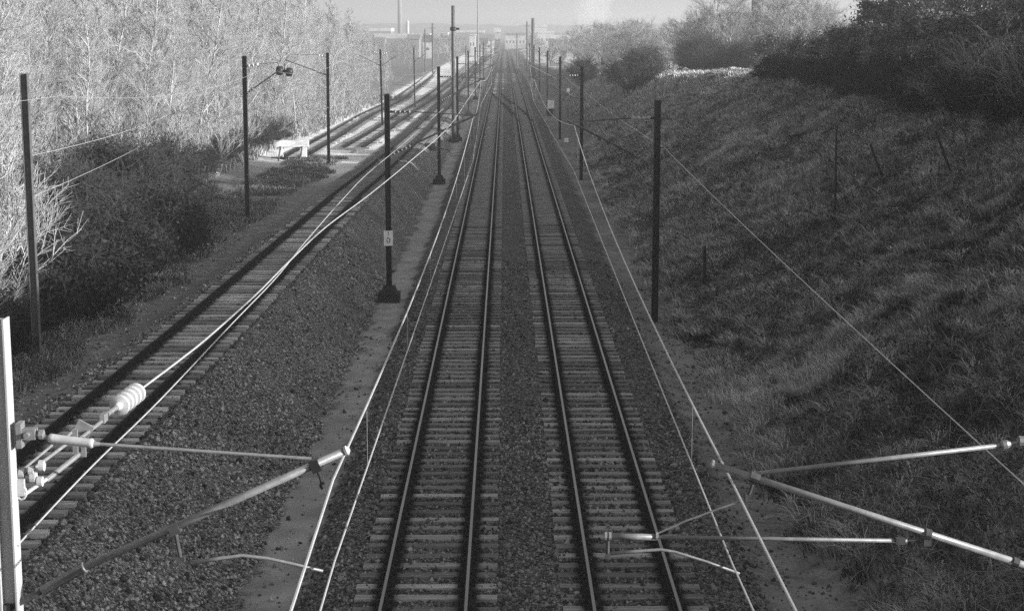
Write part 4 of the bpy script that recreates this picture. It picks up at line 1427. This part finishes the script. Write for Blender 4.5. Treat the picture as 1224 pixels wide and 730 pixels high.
building('long grey shed with a white roof edge left of the tall thick pole', 448, 513, 40.5, 70, 880, 40, 'towngrey', 'townwhite', 2.6, windows=8)
building('low white roofed hall behind the end of the wood', 441, 467, 34, 45, 1050, 30, 'towngrey', 'townwhite', 2.0, windows=4)
building('small white hall between the long shed and the tall thick pole', 525, 535, 39, 60, 760, 14, 'townwhite', 'townwhite', .6, windows=3)
building('little white block beside the faint pole in the haze', 561, 568, 41, 60, 700, 10, 'townwhite', 'townwhite', .5, windows=2)
building('narrow white gable house before the wooded ridge', 591, 598, 35, 50, 950, 12, 'townwhite', 'townwhite', 2, windows=2, pitched=True)
building('pale long shed straight ahead at the end of the tracks', 604, 628, 39.5, 55, 900, 30, 'townwhite', 'towngrey', 1.2, windows=6)
building('tall bright white factory hall right of the grey pole', 639, 653, 29.5, 55, 1000, 30, 'townwhite', 'townwhite', 1.5, windows=3)
building('lower white annex in front of the white factory hall', 634, 662, 37.5, 55, 930, 25, 'townwhite', 'townwhite', 1.0, windows=5)
building('flat pale warehouse to the right of the white annex', 660, 680, 39.5, 55, 1020, 25, 'townwhite', 'towngrey', 1.0, windows=4)
building('faint low hall left of the vanishing point', 545, 578, 36.5, 50, 1080, 30, 'towngrey', 'townwhite', 1.5, windows=5)
building('white cottage with a dark roof at the edge of the sunlit field', 724, 741, 68, 84, 285, 7, 'townwhite', 'towndark', 1.6, 'house', 3, True)
building('bright white van-sized outhouse beside the cottage', 739, 744, 70.5, 80, 270, 4, 'townwhite', 'townwhite', .3, 'house', 1)
o = building('long dark roofed building among the trees at upper right', 876, 945, 15, 60, 240, 14, 'towngrey', 'towndark', 1.6, 'building', 7)
MB().box((-.2 + .6, 0, at(912, 2, 240).z - o.location.z - .9), (1.5, 1.5, 2.4)).build('chimney', M['towndark'], o)
MB().box((2.6, 0, at(912, 2, 240).z - o.location.z - .9), (1.2, 1.2, 2.4)).build('chimney', M['townwhite'], o)
rt = random.Random(21)
for i in range(22):
    px = rt.uniform(440, 720); yy = rt.uniform(650, 1000)
    if 585 < px < 622: continue
    top = rt.uniform(40, 49)
    wpx = rt.uniform(5, 14)
    building('small hazy house among the low trees before the town', px, px + wpx, top, 70, yy, rt.uniform(8, 14), rt.choice(('townwhite', 'towngrey', 'towngrey')), rt.choice(('towndark', 'towngrey')), rt.uniform(1.2, 2.6), 'house', 1, True)['group'] = 'small houses before the town'
# factory chimney and tank
q = at(478, 33, 1150)
t = empty('factory_chimney', (q.x, 1150, 0), 'tall hazy factory chimney left of the tall thick pole', 'chimney')
MB().tube([(0, 0, 0), (0, 0, 22), (0, 0, 44)], [1.6, 1.45, 1.3], 16).build('shaft', M['towngrey'], t, smooth=True)
q = at(487, 24, 1120)
t = empty('white_silo', (q.x, 1120, 0), 'small white silo beside the hazy factory chimney', 'silo')
MB().lathe((0, 0, 0), (0, 0, q.z), [(0, 1.1), (.94, 1.1), (1, .4)], 16).build('tank', M['townwhite'], t)

# wooded ridge beyond the town
mb = MB(); n = 90
vs = []; fs = []
for i in range(n + 1):
    x = -700 + 1500 * i / n
    zt = 15 + 10 * float(fbm(np.array([x * .006 + 3]), np.array([.5]), 3)[0]) + 3 * float(vn(np.array([x * .06]), np.array([.2]))[0])
    for j, (yy, f) in enumerate(((2000, 0), (2060, .55), (2140, .9), (2250, 1), (2500, .8))):
        vs.append((x, yy, -1 + zt * f))
for i in range(n):
    for j in range(4):
        a = i * 5 + j
        fs.append((a, a + 5, a + 6, a + 1))
mb.add(vs, fs)
tag(mb.build('hills', mat('wooded ridge', .08, .16, .9, 0, .05), smooth=True), kind='structure')

# smoke rising from behind the trees
def smoke():
    mb = MB()
    q = at(703, 42, 640)
    rs = np.random.default_rng(4)
    n = 18; m = 9
    vs = []
    for j in range(m + 1):
        f = j / m
        cx = 1.2 * math.sin(f * 3) + 3.2 * f; cz = -4 + 34 * f
        r = (3 + 9 * f) * (1 if j < m else .3) * (1 if j > 0 else .3)
        for k in range(n):
            a = 2 * math.pi * k / n
            rr = r * (1 + .9 * (float(vn(np.array([k * .9 + j]), np.array([j * 1.3]))[0]) - .5))
            vs.append((cx + rr * math.cos(a), rr * math.sin(a), cz))
    fs = [(j * n + k, j * n + (k + 1) % n, (j + 1) * n + (k + 1) % n, (j + 1) * n + k) for j in range(m) for k in range(n)]
    fs.append(tuple(range(n - 1, -1, -1))); fs.append(tuple(m * n + k for k in range(n)))
    mb.add(vs, fs)
    mt = bpy.data.materials.new('white smoke'); mt.use_nodes = True
    nt = mt.node_tree; nt.nodes.clear()
    out = nt.nodes.new('ShaderNodeOutputMaterial'); pv = nt.nodes.new('ShaderNodeVolumePrincipled')
    pv.inputs['Color'].default_value = (.97, .97, .97, 1); pv.inputs['Density'].default_value = .016
    nt.links.new(pv.outputs[0], out.inputs['Volume'])
    o = mb.build('smoke_plume', mt, None, (q.x, 640, q.z), smooth=True)
    tag(o, 'white plume of smoke rising behind the hazy trees', 'smoke', kind='stuff')


smoke()

# ------------------------------------------------------------------ haze
HAZE = .0007
mt = bpy.data.materials.new('haze'); mt.use_nodes = True
nt = mt.node_tree; nt.nodes.clear()
out = nt.nodes.new('ShaderNodeOutputMaterial'); pv = nt.nodes.new('ShaderNodeVolumePrincipled')
pv.inputs['Color'].default_value = (.52, .52, .52, 1); pv.inputs['Density'].default_value = HAZE; pv.inputs['Anisotropy'].default_value = .15
nt.links.new(pv.outputs[0], out.inputs['Volume'])
hz = MB().box((20, 2100, 24.5), (5400, 4500, 55)).build('haze', mt)
tag(hz, 'pale winter haze filling the cutting and the town beyond', 'haze', kind='stuff')

# ------------------------------------------------------------------ light
SUN_EL, SUN_AZ = 14.0, 107.0       # azimuth clockwise from the direction of the tracks
w = bpy.data.worlds.new('World'); scene.world = w
w.use_nodes = True
nt = w.node_tree
bg = nt.nodes['Background']; bg.inputs['Strength'].default_value = .12
sky = nt.nodes.new('ShaderNodeTexSky'); sky.sky_type = 'NISHITA'; sky.sun_disc = False
sky.sun_elevation = R(SUN_EL); sky.sun_rotation = R(SUN_AZ); sky.air_density = 1; sky.dust_density = 2
bw = nt.nodes.new('ShaderNodeRGBToBW')
nt.links.new(sky.outputs[0], bw.inputs[0]); nt.links.new(bw.outputs[0], bg.inputs['Color'])
sl = bpy.data.lights.new('sun', 'SUN'); sl.energy = 5.0; sl.angle = R(.5)
so = bpy.data.objects.new('sun', sl); COL.objects.link(so)
dirv = Vector((math.sin(R(SUN_AZ)) * math.cos(R(SUN_EL)), math.cos(R(SUN_AZ)) * math.cos(R(SUN_EL)), math.sin(R(SUN_EL))))
so.rotation_euler = dirv.to_track_quat('Z', 'Y').to_euler()
so.location = (60, 0, 60)

scene.view_settings.view_transform = 'Standard'
scene.view_settings.look = 'None'
scene.view_settings.gamma = 1
scene.view_settings.exposure = 1.2
scene.cycles.use_denoising = False
scene.cycles.max_bounces = 6
scene.cycles.diffuse_bounces = 3
scene.cycles.volume_bounces = 1
scene.cycles.volume_step_rate = 1
